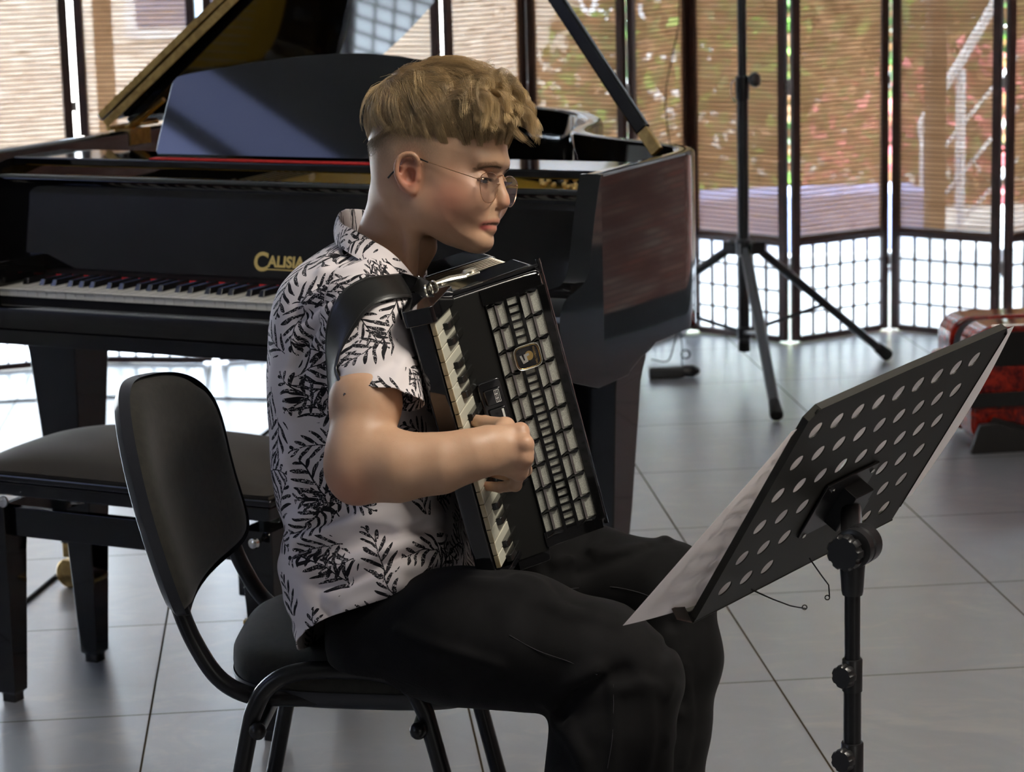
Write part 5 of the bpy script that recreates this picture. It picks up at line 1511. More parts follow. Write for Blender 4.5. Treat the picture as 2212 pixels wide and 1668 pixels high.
c = N.mix(attr(N, 'lips'), c, (.50, .13, .11))
c = N.mix(attr(N, 'lash_and_mouth_shade'), c, (.05, .025, .015))
N.base(c)
N.bump(N.noise(v, 700, 3), .10, .0006)
body = fast_mesh('body', Vs, Fs, skin, person, attrs=tn)
LASH = mat('eyelash_dark', (.035, .02, .012), .6)
def strands(A, rbase, rtip):
    n, k = A.shape[:2]
    T_ = np.gradient(A, axis=1); T_ /= np.linalg.norm(T_, axis=2)[..., None]+1e-9
    rf = np.array([.3, .5, .8]); a = np.cross(T_, rf); a /= np.linalg.norm(a, axis=2)[..., None]+1e-9; b = np.cross(T_, a)
    rad = np.linspace(rbase, rtip, k)[None, :, None]
    ring = [A+rad*(math.cos(t)*a+math.sin(t)*b) for t in (0, 2.094, 4.189)]
    V = np.stack(ring, 2).reshape(-1, 3)
    i = np.arange(n)[:, None]*(k*3)+np.arange(k-1)[None]*3
    qs = []
    for j in range(3):
        l = (j+1) % 3; qs.append(np.stack([i+j, i+l, i+3+l, i+3+j], -1).reshape(-1, 4))
    return V, np.concatenate(qs)
# eyes
eyem = mat('eye_white', (.62, .58, .54), .15, coat=.5)
iris = mat('iris', (.10, .13, .14), .1, coat=1)
for s, e in ((-1, eyes[0]), (1, eyes[1])):
    ox = nrm([1, s*.12, -.28])
    eb = MB().ball(HV.fr(e), EYE_R, 24)
    eo_ = obj('eyeball', eb, eyem, person, sharp=0)
    lx_ = nrm([1, s*.30, -.12]); ly_ = nrm(np.cross([0, 0, 1], lx_)); lz_ = np.cross(lx_, ly_)
    for zz_, rr_ in ((.0030, .00075), (-.0020, .0004)):
        arc_ = []
        for t_ in np.linspace(-1, 1, 15):
            dv = nrm(lx_*math.cos(t_*1.02)+ly_*math.sin(t_*1.02)+lz_*(zz_/EYE_R)*(1-t_*t_))
            arc_.append(HV.fr(e+dv*(EYE_R+.0019)+lz_*.0))
        obj('eyelash_line', MB().tube(arc_, [rr_*(1-.6*abs(t_)) for t_ in np.linspace(-1, 1, 15)], 6), LASH, person, sharp=0)
    if True:
        lh = []
        for t_ in np.linspace(-.95, .95, 42):
            dv = nrm(lx_*math.cos(t_*1.0)+ly_*math.sin(t_*1.0)+lz_*(.0030/EYE_R)*(1-t_*t_)); b_ = e+dv*(EYE_R+.0019)
            lh.append([b_, b_+dv*.004-lz_*.0015, b_+dv*.0075-lz_*.0008])
        lv_, lf_ = strands(HV.fr(np.array(lh).reshape(-1, 3)).reshape(len(lh), 3, 3), .00025, .00008)
        fast_mesh('eyelashes', lv_, lf_, LASH, person)
    obj('iris', MB().lathe([(.0001, EYE_R+.0006), (.003, EYE_R+.0003), (.0054, EYE_R-.0009), (.0056, EYE_R-.002)], HV.fr(e), ox@HV.M, 20), iris, eo_, sharp=0)
# finger nails
nailm = mat('finger_nail', (.60, .36, .28), .25, coat=.3)
def nail(t, c, back, r_):
    ax = nrm(t-c); n_ = nrm(back-ax*(back@ax)); sd = np.cross(ax, n_)
    P = np.zeros((5, 7, 3))
    for i in range(5):
        for j in range(7):
            an = -1+2*j/6; P[i, j] = t-ax*(.006-.0026*i)+sd*r_*.8*an+n_*(r_*(1.02-.30*an*an))
    return obj('finger_nail', MB().grid(P), nailm, person, sharp=0)
nail(thumb[3], thumb[2], UP*.5-FW, .0078)
for F_ in (fing[2], fing[3]): nail(F_[3], F_[2], -FW*.6-UP*.2+RT*.2, F_[4][3])

# ---------------------------------------------------------------- hair
SKc = np.array([hm(941, 0)[0], 0, hm(0, 262)[1]])          # centre of the skull
SKr = np.array([.1015, .0785, .0775])
def on_skull(dirs, off):
    k = 1/np.sqrt(np.sum((dirs/SKr)**2, axis=1))
    return SKc+dirs*(k+off)[:, None]
hair_rng = np.random.default_rng(3)
def make_hair():
    rg = hair_rng; NS = 26000; NP = 14
    crown = nrm(np.array([-.055, -.005, .085]))
    # clump guides
    NG = 420
    def sample(n):
        d = rg.normal(size=(n*6, 3)); d /= np.linalg.norm(d, axis=1)[:, None]
        X, Y, Z = d.T
        low = np.interp(X, [-1, -.7, -.3, .2, .5, .75, 1], [-.42, -.38, -.18, -.22, -.14, .04, .14])
        d = d[(Z > low+rg.normal(size=len(low))*.05)]; return d[:n]
    G = sample(NG)
    gl_ = rg.normal(size=(NG, 3))
    Dr = sample(NS)
    near = np.argmax(Dr@G.T, axis=1)
    back = np.clip((-Dr[:, 0]-.1)/.6, 0, 1)*np.clip((.35-Dr[:, 2])/.5, 0, 1)
    sidelow = np.clip((.10-Dr[:, 2])/.35, 0, 1)
    front = np.clip((Dr[:, 0]-.35)/.4, 0, 1)*np.clip((Dr[:, 2]+.1)/.3, 0, 1)
    length = (.056+.022*rg.random(NS))*(1-.55*back)*(1-.62*sidelow*rg.random(NS)**.7)*(1-.25*sidelow)*(1+.38*front)
    Pn = np.zeros((NS, NP, 3))
    cur = Dr.copy(); step = length/(NP-1)
    off = np.full(NS, -.003)
    pos = on_skull(cur, off); Pn[:, 0] = pos
    g = G[near]; gr_ = gl_[near]
    for i in range(1, NP):
        t = i/(NP-1)
        # flow away from the crown, swept forward on top and down at the sides
        away = cur-crown; away -= cur*np.sum(away*cur, axis=1)[:, None]; away /= np.linalg.norm(away, axis=1)[:, None]+1e-9
        fwd = np.tile([1., 0, -.25], (NS, 1)); down_ = np.tile([.10, 0, -1.], (NS, 1))
        topness = np.clip((cur[:, 2]-.25)/.5, 0, 1)[:, None]
        v = away*.9+fwd*(.75*topness+.25)+down_*(1-topness)*.9
        v += gr_*.17*(1+.8*topness)*(.5+t)
        v += rg.normal(size=(NS, 3))*.05
        v += np.stack([np.sin(g[:, 1]*40+t*4), np.cos(g[:, 0]*37+t*5), np.sin(g[:, 2]*31+t*3)], 1)*(.18+.22*topness)
        # strands draw together towards their clump
        v += (g+gr_*.05-cur)*.6*t*(1-back)[:, None]
        v -= cur*np.sum(v*cur, axis=1)[:, None]; v /= np.linalg.norm(v, axis=1)[:, None]+1e-9
        rad = 1/np.sqrt(np.sum((cur/SKr)**2, axis=1))
        cur = cur+v*(step/rad)[:, None]; cur /= np.linalg.norm(cur, axis=1)[:, None]
        lift = (.0030+.0095*np.clip((cur[:, 2]+.15)/.75, 0, 1)+.008*np.clip((cur[:, 0]-.2)/.5, 0, 1))*(1-.7*back)*(1-.35*sidelow)
        cl_h = .0045*np.sin(g[:, 0]*57+g[:, 1]*91)*(1-back)
        off = -.003+(lift+cl_h)*math.sin(min(1, t*1.25)*math.pi/2)*(.75+.25*np.sin(near*1.7+t*2))+.0016*rg.normal(size=NS)*t*.4
        Pn[:, i] = on_skull(cur, off)
    # forelock: thick curly locks that stand out over the brow
    NF = 6500
    fdir = rg.normal(size=(NF*10, 3))*np.array([.16, .42, .14])+np.array([.88, .0, .36]); fdir /= np.linalg.norm(fdir, axis=1)[:, None]
    fdir = fdir[(fdir[:, 0] > .45) & (fdir[:, 2] > .06)][:NF]
    NC = 64; Gc = fdir[rg.integers(0, len(fdir), NC)]; nr = np.argmax(fdir@Gc.T, axis=1)
    ph_ = rg.random(NC)*6.28; kk = rg.uniform(.6, 1.0, NC); L = (.064+.026*rg.random(NF))
    Pf = np.zeros((NF, NP, 3)); r0 = on_skull(fdir, np.full(NF, -.002)); Pf[:, 0] = r0
    dirn = np.stack([np.full(NF, .80), fdir[:, 1]*.55-.10, .22+.5*fdir[:, 2]], 1)+rg.normal(size=(NF, 3))*.06
    pos = r0.copy()
    for i in range(1, NP):
        t = i/(NP-1)
        curl = np.stack([np.cos(ph_[nr]+t*7.0*kk[nr])*.55, np.sin(ph_[nr]*2+t*8*kk[nr])*.60, np.sin(ph_[nr]+t*7.5*kk[nr])*.50], 1)
        dd_ = dirn+curl*(.4+t)+np.array([-.35, 0, -1.55])*t*1.15
        dd_ /= np.linalg.norm(dd_, axis=1)[:, None]
        pos = pos+dd_*(L/(NP-1))[:, None]
        # clump together
        pos = pos+(r0[0]*0)
        Pf[:, i] = pos
    for c_ in range(NC):
        m = nr == c_
        if m.sum() > 2:
            mean = Pf[m].mean(0)
            w = (np.linspace(0, 1, NP)**1.2*.62)[:, None]
            Pf[m] = Pf[m]*(1-w)+mean*w
    # clipped hair of the fade, shorter and sparser towards the neck
    NB_ = 17000
    fd = rg.normal(size=(NB_*8, 3)); fd /= np.linalg.norm(fd, axis=1)[:, None]
    low = np.interp(fd[:, 0], [-1, -.7, -.3, .2, .5, .75, 1], [-.42, -.38, -.18, -.22, -.14, .04, .14])
    dep = low-fd[:, 2]; pr = np.clip(1-(dep+.10)/.42, 0, 1)**1.2
    fd = fd[(dep > -.12) & (rg.random(len(fd)) < pr) & (fd[:, 0] < .52)][:NB_]
    base = HV.to(project(lambda q_: head_sdf(HV.to(q_)), HV.fr(on_skull(fd, np.zeros(len(fd)))), 3))
    dl = np.interp(fd[:, 2], [-.7, -.2, .0], [.0015, .006, .013])[:, None]*(.7+.6*rg.random((len(fd), 1)))
    dr_ = np.array([.15, 0, -1.])+fd*.35+rg.normal(size=fd.shape)*.22; dr_ /= np.linalg.norm(dr_, axis=1)[:, None]
    Pb = base[:, None]-fd[:, None]*.0004+dr_[:, None]*dl[:, None]*np.linspace(0, 1, 4)[None, :, None]
    return np.concatenate([Pn, Pf]), Pb
HA, HB = make_hair()
VHR, FHR = strands(HV.fr(HA.reshape(-1, 3)).reshape(HA.shape), .00022, .00007)
hairm = mat('blond_hair', (.42, .29, .14), .32, spec=.55)
N = nodes(hairm)
N.link(N.mix(attr(N, 'tone'), (.13, .08, .034), (.80, .58, .30)), N.b.inputs['Base Color'])
N.b.inputs['Anisotropic'].default_value = .5
_cl = vnoise(HA[:, 2]*np.array([1, 1, .4]), 95, 2)+.6*vnoise(HA[:, 5], 210, 4)
tone = np.repeat(np.clip(0.46+.34*_cl+.10*hair_rng.normal(size=len(HA)), 0, 1), HA.shape[1]*3)
tw = np.tile(np.repeat(np.linspace(-.12, .22, HA.shape[1]), 3), len(HA))
V2_, F2_ = strands(HV.fr(HB.reshape(-1, 3)).reshape(HB.shape), .00018, .00008)
fast_mesh('hair', np.concatenate([VHR, V2_]), np.concatenate([FHR, F2_+len(VHR)]), hairm, person, attrs=dict(tone=np.concatenate([np.clip(tone+tw, 0, 1), np.full(len(V2_), .28)])))
# fly-away hairs and eyebrow hairs
fly = []
for k in range(60):
    s0 = HA[hair_rng.integers(0, len(HA))]; b_ = s0[6:].copy(); d_ = hair_rng.normal(size=3)*.008+nrm(b_[0]-SKc)*.010
    fly.append(b_+np.linspace(0, 1, len(b_))[:, None]**1.5*d_)
VF, FF = strands(HV.fr(np.array(fly).reshape(-1, 3)).reshape(len(fly), -1, 3), .00022, .0001)
fast_mesh('stray_hairs', VF, FF, hairm, person, attrs=dict(tone=np.full(len(VF), .6)))
bh = []
for s in (-1, 1):
    for k in range(170):
        t = hair_rng.random(); c0 = np.array([hm(1098, 0)[0]-.030*t**1.6+.0005, s*(.011+.034*t), hm(0, 381)[1]+.0055*t**.6+hair_rng.normal()*.0014])
        c0 = HV.to(project(skin_head, HV.fr(c0)[None], 3))[0]
        dr = np.array([-.25-.3*t, s*1.0, .35-.5*t]); dr = dr/np.linalg.norm(dr)*.0065
        bh.append([c0, c0+dr*.5+np.array([.0011, 0, 0]), c0+dr+np.array([.0006, 0, 0])])
VB, FB = strands(HV.fr(np.array(bh).reshape(-1, 3)).reshape(len(bh), 3, 3), .00022, .00008)
fast_mesh('eyebrows', VB, FB, mat('eyebrow_hair', (.17, .10, .05), .6), person)

# ---------------------------------------------------------------- spectacles
gf = mat('rose_gold_wire', (.80, .52, .32), .22, metal=1)
gm = bpy.data.materials.new('spectacle_glass'); gm.use_nodes = True
_n = nodes(gm); _n.t.nodes.remove(_n.b)
_tr = _n.new('ShaderNodeBsdfTransparent'); _tr.inputs[0].default_value = (.93, .93, .94, 1)
_gl = _n.new('ShaderNodeBsdfGlossy'); _gl.inputs['Roughness'].default_value = .03
_mx = _n.new('ShaderNodeMixShader'); _mx.inputs[0].default_value = .12
_n.link(_tr.outputs[0], _mx.inputs[1]); _n.link(_gl.outputs[0], _mx.inputs[2]); _n.link(_mx.outputs[0], _n.t.nodes['Material Output'].inputs[0])
lensc = HV.at(1060, 404, -.033)
glasses = thing('eyeglasses', 'thin gold-wire aviator eyeglasses worn by the seated player', 'eyeglasses', tuple(HV.fr(lensc)))
LX = lensc[0]
def lens_outline(s):
    pts_ = [(-.0235, .0125), (-.010, .0185), (.006, .0190), (.0185, .0140), (.0215, .0040), (.0170, -.0110), (.006, -.0200), (-.008, -.0215), (-.0190, -.0140), (-.0245, .000)]
    out = []
    for a, b in smooth_path(pts_, 4, closed=True):
        a *= 1.22; y = s*.0330-s*a        # a grows towards the nose
        out.append(HV.fr([LX+.0015-.22*abs(y-s*.033)**1.0*(.35 if (y*s > .033) else .0)-.10*(.02-b)*.9, y, lensc[2]+b]))
    return np.array(out)
for s in (-1, 1):
    lo_ = lens_outline(s)
    obj('rim', MB().tube(lo_, .00055, 8, closed=True), gf, glasses)
    c = lo_.mean(0)
    obj('lens', MB().add(np.vstack([lo_, lo_+HV.X*.0008]), [tuple(range(len(lo_))), tuple(range(2*len(lo_)-1, len(lo_)-1, -1))]+[(i, (i+1) % len(lo_), len(lo_)+(i+1) % len(lo_), len(lo_)+i) for i in range(len(lo_))]), gm, glasses, smooth=False)
    hinge_ = HV.fr([LX-.006, s*.0600, lensc[2]+.0085])
    ear_top = HV.fr([ear_c[0]+.012, s*.0765, HV.at(908, 342, -.072)[2]])
    ear_beh = HV.fr([ear_c[0]-.020, s*.0790, HV.at(858, 372, -.075)[2]])
    ear_end = HV.fr([ear_c[0]-.030, s*.0745, HV.at(850, 384, -.072)[2]])
    obj('end_piece', MB().tube(smooth_path([HV.fr([LX-.0008, s*.0565, lensc[2]+.0085]), HV.fr([LX-.001, s*.0590, lensc[2]+.0088]), hinge_], 4), .0008, 8).ball(HV.fr([LX, s*.0575, lensc[2]+.0085]), .0013, 10), gf, glasses)
    mid_ = hinge_+(ear_top-hinge_)*.80
    tm = obj('temple', MB().tube([hinge_, hinge_+(mid_-hinge_)*.5+HV.Y*s*.001, mid_], .0006, 8), gf, glasses)
    obj('temple_tip', MB().tube(smooth_path([mid_, ear_top, (ear_top+ear_beh)/2+HV.Z*.004, ear_beh, ear_end], 5), [.0009]*3+[.0013]*18, 8), BLACK_SATIN, tm)
    obj('nose_pad', MB().ball(HV.fr([LX-.006, s*.010, lensc[2]-.004]), (.0018, .0035, .0018), 10), gm, glasses)
for zz, bow in ((.0155, .003), (.0050, .001)):
    obj('bridge', MB().tube(smooth_path([HV.fr([LX+.001, s_*.0135, lensc[2]+zz]) for s_ in (-1,)]+[HV.fr([LX+.0025, 0, lensc[2]+zz+bow])]+[HV.fr([LX+.001, .0135, lensc[2]+zz])], 6), .0006, 8), gf, glasses)
# ---------------------------------------------------------------- shirt
slv0, slv1 = D(806, 668, 3.215), D(822, 900, 3.13)
def sleeve(P, grow=0.): 
    d = cone(P, D(798, 655, 3.23), D(806, 700, 3.20), .052+grow, .054+grow)
    return smin(d, cone(P, D(806, 700, 3.20), slv1, .054+grow, .0595+grow), .02)
lsl = lsh+(lel-lsh)*.75
FOLD = []
def fold(pts, r, k, sgn=1, d0=3.15): FOLD.append(([np.array(p, float) for p in pts], r, k, sgn))
def shirt_base(P):
    d = torso_sdf(P)
    d = smin(d, sleeve(P), .045)
    d = smin(d, cone(P, lsh, lsl, .056, .064), .04)
    return d
def cast(f, px, py, d0=2.9, d1=3.6):
    """first hit of the pixel's ray with the surface"""
    r_ = ray(px, py); t = d0
    for _ in range(60):
        v = f((CAM+r_*t)[None])[0]
        if v < .0004 or t > d1: break
        t += max(v*.8, .0008)
    return CAM+r_*t
def casts(pts, f=None): return [cast(f or shirt_base, x, y) for x, y in pts]
folds = [  # (photo points, radius, blend, +ridge / -groove)
    ([(700, 585), (760, 562), (830, 575), (872, 602)], .0055, .016, 1), ([(690, 612), (760, 588), (835, 592), (875, 618)], .005, .014, -1),
    ([(668, 655), (720, 620), (775, 602), (820, 606)], .006, .016, 1), ([(655, 688), (690, 668), (730, 640), (770, 622)], .0045, .014, -1),
    ([(640, 740), (668, 700), (705, 668), (742, 640)], .006, .016, 1), ([(632, 800), (652, 750), (682, 715), (715, 690)], .0045, .014, -1),
    ([(690, 860), (680, 800), (685, 740), (712, 690)], .006, .014, 1), ([(702, 560), (740, 545), (790, 540)], .0045, .014, 1),
    ([(625, 880), (628, 820), (640, 760)], .005, .016, 1), ([(640, 1165), (690, 1148), (745, 1130), (800, 1112), (860, 1108)], .0085, .018, 1),
    ([(648, 1150), (700, 1128), (755, 1108)], .007, .016, -1), ([(650, 1185), (720, 1185), (790, 1172), (860, 1150), (920, 1142)], .006, .016, -1),
    ([(655, 1210), (730, 1222), (800, 1200), (880, 1170), (950, 1165)], .008, .018, 1), ([(690, 1250), (760, 1252), (840, 1215), (920, 1200)], .006, .016, -1),
    ([(720, 1290), (790, 1262), (860, 1228), (940, 1205), (985, 1205)], .007, .018, 1), ([(660, 1290), (690, 1330), (700, 1365)], .006, .016, 1),
    ([(745, 1320), (800, 1290), (860, 1260)], .006, .016, 1), ([(860, 1140), (905, 1118), (950, 1108)], .006, .016, 1),
    ([(618, 1000), (640, 1040), (665, 1080)], .005, .018, 1), ([(630, 1130), (660, 1118), (700, 1090)], .006, .016, 1),
    ([(742, 820), (770, 792), (800, 772), (840, 748)], .0045, .014, 1), ([(760, 838), (800, 808), (850, 782)], .0035, .012, -1),
    ([(752, 740), (765, 700), (790, 670)], .004, .012, -1), ([(735, 790), (745, 750), (756, 715)], .0045, .013, 1),
    ([(850, 840), (862, 800), (880, 770)], .0035, .012, 1)]
for pts_, r_, k_, sg in folds:
    w = casts(pts_); FOLD.append((np.array(smooth_path(w, 3)), r_, k_, sg))
def shirt_sdf(P):
    d = shirt_base(P)
    near = np.nonzero(np.abs(d) < .03)[0]
    if len(near):
        p = P[near]; dn = d[near]
        for pts_, r_, k_, sg in FOLD:
            lo_ = pts_.min(0)-.035; hi_ = pts_.max(0)+.035
            m = np.nonzero(np.all((p > lo_) & (p < hi_), axis=1))[0]
            if not len(m): continue
            c = None
            for i in range(len(pts_)-1):
                e = cone(p[m], pts_[i], pts_[i+1], 0, 0); c = e if c is None else np.minimum(c, e)
            # a gaussian ridge or groove along the line
            dn[m] = dn[m]-sg*r_*(1.35 if pts_[:, 2].mean() < .75 else 1.3)*np.exp(-(c/(k_*.62))**2)
        q = TV.to(p)
        dn = dn+.0011*vnoise(p, 26, 3)+.0008*np.sin(q[:, 2]*160+q[:, 0]*60+3*vnoise(p, 12, 5))*np.clip((-.06-q[:, 2])/.08, 0, 1)
        d[near] = dn
    return d
sb_lo = np.array([D(590, 1420, 3.5), D(590, 500, 3.1), D(1030, 1300, 3.1), lsl, D(600, 1400, 3.2), D(1020, 540, 3.6)])
VS, FS = surface_net(shirt_sdf, sb_lo.min(0)-.09, sb_lo.max(0)+.09, .0029)
VS = relax(VS, FS, 1, .4)
def body_only(P):
    return torso_sdf(P)+.0015
VS2, FS2 = surface_net(body_only, sb_lo.min(0)-.05, sb_lo.max(0)+.05, .005)
mk_ = (sleeve(VS2) < .05)[FS2].all(1); FS2 = FS2[mk_]
# openings: hem, sleeves, neck
hem2 = [TV.mid(*p) for p in ((560, 1455), (684, 1393), (700, 1372), (740, 1338), (800, 1306), (860, 1286), (930, 1262), (975, 1243), (1060, 1215))]
hem2 = np.array(hem2)
def g_hem(P):
    q = TV.to(P); z = np.interp(q[:, 0], hem2[:, 0], hem2[:, 1]); z = z-.02*np.clip(q[:, 1]/.15, 0, 1)
    return (z-q[:, 2])*.85
sax = nrm(slv1-slv0+RT*.02)
sp0 = cast(shirt_base, 790, 832)
h0, h1, h2 = D(716, 845, 3.15), D(812, 826, 3.068), D(908, 876, 3.15)
hn = nrm(np.cross(h1-h0, h2-h0)); hn = hn if hn@sax > 0 else -hn
def g_slv(P):
    e = (P-h1)@hn+.0012*np.sin((P@RT)*140)
    return np.minimum(e, (torso_sdf(P)-sleeve(P)-.006)*.7)
lax = nrm(lel-lsh)
def g_lsl(P):
    e = (P-(lsh+(lel-lsh)*.60))@lax; return np.where((np.linalg.norm(np.cross(P-lsh, lax), axis=1) < .09) & (TV.to(P)[:, 1] > .10), e, -1)
nax = nrm(NK[1][0]-NK[2][0]); nc_ = D(826, 545, 3.36)
def g_neck(P):
    e = (P-nc_)@nrm(nax+RT*.35+UP*.1); rr = np.linalg.norm(P-nc_-np.outer((P-nc_)@nax, nax), axis=1)
    return np.where(rr < .085, e-.0, -1)
def cut(V, F, g, snap=.004):
    gv = g(V); keep = gv <= 0
    fk = keep[F].any(1); F = F[fk]
    # snap the outside corners of crossing faces onto the edge
    out = np.unique(F[~keep[F]])
    if len(out):
        for _ in range(2):
            gg = g(V[out]); ok = (gg > 0) & (gg < snap*3)
            e = 1e-3; G = np.stack([(g(V[out]+np.eye(3)[k]*e)-g(V[out]-np.eye(3)[k]*e))/(2*e) for k in range(3)], -1)
            nn = np.sum(G*G, 1); ok &= (nn > .2) & (nn < 3)
            V[out[ok]] -= G[ok]*(gg[ok]/nn[ok])[:, None]
    return V, F
for g_, sn in ((g_hem, .004), (g_slv, .004), (g_lsl, .004), (g_neck, .004)): VS, FS = cut(VS, FS, g_, sn)
def compact(V, F, *arr):
    u, inv = np.unique(F, return_inverse=True); return (V[u], inv.reshape(F.shape))+tuple(a[u] for a in arr)
VS2, FS2 = cut(VS2, FS2, g_hem, .005)
FS = np.concatenate([FS, FS2+len(VS)]); VS = np.concatenate([VS, VS2])
VS, FS = compact(VS, FS)
# cloth coordinates in metres: round the body, round the sleeve
q = TV.to(VS)
insl = (sleeve(VS) < torso_sdf(VS)) & (q[:, 1] < 0)
th_ = np.arctan2(q[:, 0]-.02, -(q[:, 1]))
U = th_*.155; Vv = q[:, 2]
sc0 = D(806, 700, 3.20); s_ax = nrm(slv1-sc0); e1 = nrm(RT-s_ax*(RT@s_ax)); e2 = np.cross(s_ax, e1)
w_ = VS-sc0; th2 = np.arctan2(w_@e1, -(w_@nrm(FW-s_ax*(FW@s_ax))))
U = np.where(insl, th2*.057+.9, U); Vv = np.where(insl, -(w_@s_ax)+.3, Vv)
uvS = np.stack([U, Vv], 1)
def leaf_cloth():
    m = mat('leaf_print_cotton', (.74, .69, .69), .75, spec=.2)
    N = nodes(m); uv = N.uv(); x, y, z = N.sep(uv)
    # slight hand-drawn wobble
    wob = N.new('ShaderNodeTexNoise'); N.link(uv, wob.inputs['Vector']); wob.inputs['Scale'].default_value = 38; wob.inputs['Detail'].default_value = 1
    sub = N.new('ShaderNodeVectorMath', operation='SUBTRACT'); N.link(wob.outputs['Color'], sub.inputs[0]); sub.inputs[1].default_value = (.5, .5, .5)
    scl = N.new('ShaderNodeVectorMath', operation='SCALE'); N.link(sub.outputs[0], scl.inputs[0]); scl.inputs['Scale'].default_value = .010
    add = N.new('ShaderNodeVectorMath', operation='ADD'); N.link(uv, add.inputs[0]); N.link(scl.outputs[0], add.inputs[1])
    masks = []
    for li, (cell, ox, oy, nl, spread) in enumerate(((.074, 0, 0, 5.0, .85), (.066, .031, .017, 4.0, 1.0), (.088, .011, .043, 6.0, .7))):
        mp = N.mapping(add.outputs[0], (1/cell, 1/cell, 1), (0, 0, .35*li), (ox/cell+3*li, oy/cell+5*li, 0))
        vo = N.new('ShaderNodeTexVoronoi', voronoi_dimensions='2D', feature='F1'); N.link(mp, vo.inputs['Vector']); vo.inputs['Scale'].default_value = 1; vo.inputs['Randomness'].default_value = .75
        d = N.new('ShaderNodeVectorMath', operation='SUBTRACT'); N.link(mp, d.inputs[0]); N.link(vo.outputs['Position'], d.inputs[1])
        rr, gg, bb_ = N.sep(vo.outputs['Color'])
        ang = N.math('MULTIPLY', rr, 6.283)
        rot = N.new('ShaderNodeVectorRotate', rotation_type='Z_AXIS'); N.link(d.outputs[0], rot.inputs[0]); N.link(ang, rot.inputs['Angle'])
        u, v, _ = N.sep(rot.outputs[0])                       # u along the stem, -0.5..0.5
        # bend of the stem
        bend = N.math('MULTIPLY', N.math('MULTIPLY', u, u), N.math('SUBTRACT', N.math('MULTIPLY', gg, 1.2), .6))
        v2 = N.math('SUBTRACT', v, bend)
        av = N.math('ABSOLUTE', v2)
        side = N.math('SIGN', v2)
        # envelope of the frond, widest before the middle and pointed at the tip
        t = N.math('ADD', N.math('DIVIDE', u, .98), .5)
        env = N.math('MULTIPLY', N.math('POWER', N.math('MAXIMUM', N.math('SUBTRACT', 1, t), 0), .65), N.math('POWER', N.math('MAXIMUM', t, 0), .35))
        envw = N.math('MULTIPLY', env, .60)
        w = N.math('DIVIDE', av, N.math('MAXIMUM', envw, .001))            # 0 at stem, 1 at leaflet tip
        # leaflets leave the stem at an angle, curving forward
        ph = N.math('SUBTRACT', N.math('MULTIPLY', u, nl), N.math('MULTIPLY', N.math('POWER', av, .85), nl*spread))
        ph = N.math('ADD', ph, N.math('MULTIPLY', side, .25))
        fr_ = N.math('ABSOLUTE', N.math('SUBTRACT', N.math('FRACT', N.math('ADD', ph, 8)), .5))   # 0 on leaflet axis
        leafw = N.math('MULTIPLY', N.math('POWER', N.math('MAXIMUM', N.math('SUBTRACT', 1, w), 0), .6), N.math('POWER', N.math('ADD', N.math('MINIMUM', w, 1), .03), .45))
        leaf = N.math('LESS_THAN', fr_, N.math('MULTIPLY', leafw, .46))
        leaf = N.math('MULTIPLY', leaf, N.math('LESS_THAN', w, 1))
        stem = N.math('MULTIPLY', N.math('LESS_THAN', av, .011), N.math('MULTIPLY', N.math('GREATER_THAN', u, -.56), N.math('LESS_THAN', u, .45)))
        inr = N.math('MULTIPLY', N.math('GREATER_THAN', t, 0), N.math('LESS_THAN', t, 1))
        mk = N.math('MAXIMUM', N.math('MULTIPLY', leaf, inr), stem)
        # every third or so of the cells stays empty
        mk = N.math('MULTIPLY', mk, N.math('GREATER_THAN', bb_, (.10, .35, .45)[li]))
        masks.append(mk)
    a = N.math('MAXIMUM', masks[0], N.math('MAXIMUM', masks[1], masks[2]))
    # worn print: broken streaks of bare cloth inside the leaves
    st = N.noise(N.mapping(uv, (1, 1, 1), (0, 0, .6)), 420, 3, .75, .8)
    wear = N.math('MULTIPLY', N.ramp(st, .565, .585), N.ramp(N.noise(uv, 60, 2), .42, .52))
    a = N.math('MULTIPLY', a, N.math('SUBTRACT', 1, wear))
    N.base(N.mix(a, (.76, .70, .70), (.012, .011, .014)))
    nb = N.new('ShaderNodeTexWave'); N.link(uv, nb.inputs[0]); nb.inputs['Scale'].default_value = 900
    N.bump(nb.outputs[0], .05, .0004)
    return m
LEAF = leaf_cloth()
shirt = fast_mesh('shirt', VS, FS, LEAF, person, uvs=uvS)
so_ = shirt.modifiers.new('thickness', 'SOLIDIFY'); so_.thickness = .0014; so_.offset = -1
# hem stitching bands
def hem_loop(px_pts, f, r_=.0008, off=.0012):
    return [p-FW*off for p in casts(px_pts, f)]
# collar: a folded band standing round the neck
top_px = [(748, 452, 3.455, 0), (733, 462, 3.40, 0), (738, 482, 3.335, 0), (765, 497, 3.29, 0), (800, 517, 3.262, 0), (838, 540, 3.25, 0), (868, 566, 3.256, 0), (890, 592, 3.272, 0), (904, 606, 3.295, 0)]
bot_px = [(742, 500, 3.46), (726, 512, 3.40), (728, 528, 3.315), (752, 545, 3.258), (785, 566, 3.235), (815, 592, 3.232), (840, 612, 3.24), (868, 624, 3.255), (892, 622, 3.285)]
Tn = smooth_path([D(x, y, d) for x, y, d, _ in top_px], 6); Bn = smooth_path([D(x, y, d) for x, y, d in bot_px], 6)
farT = smooth_path([D(748, 452, 3.455), D(790, 455, 3.50), D(850, 480, 3.50), D(895, 530, 3.45), D(915, 580, 3.39), D(910, 606, 3.34)], 8)
farB = smooth_path([D(742, 500, 3.46), D(780, 520, 3.52), D(850, 545, 3.53), D(900, 580, 3.47), D(925, 612, 3.40), D(918, 630, 3.35)], 8)
T_all = np.concatenate([Tn[::-1], farT[1:]]); B_all = np.concatenate([Bn[::-1], farB[1:]])
nn_ = len(T_all); R_ = []
cen = D(830, 540, 3.36)
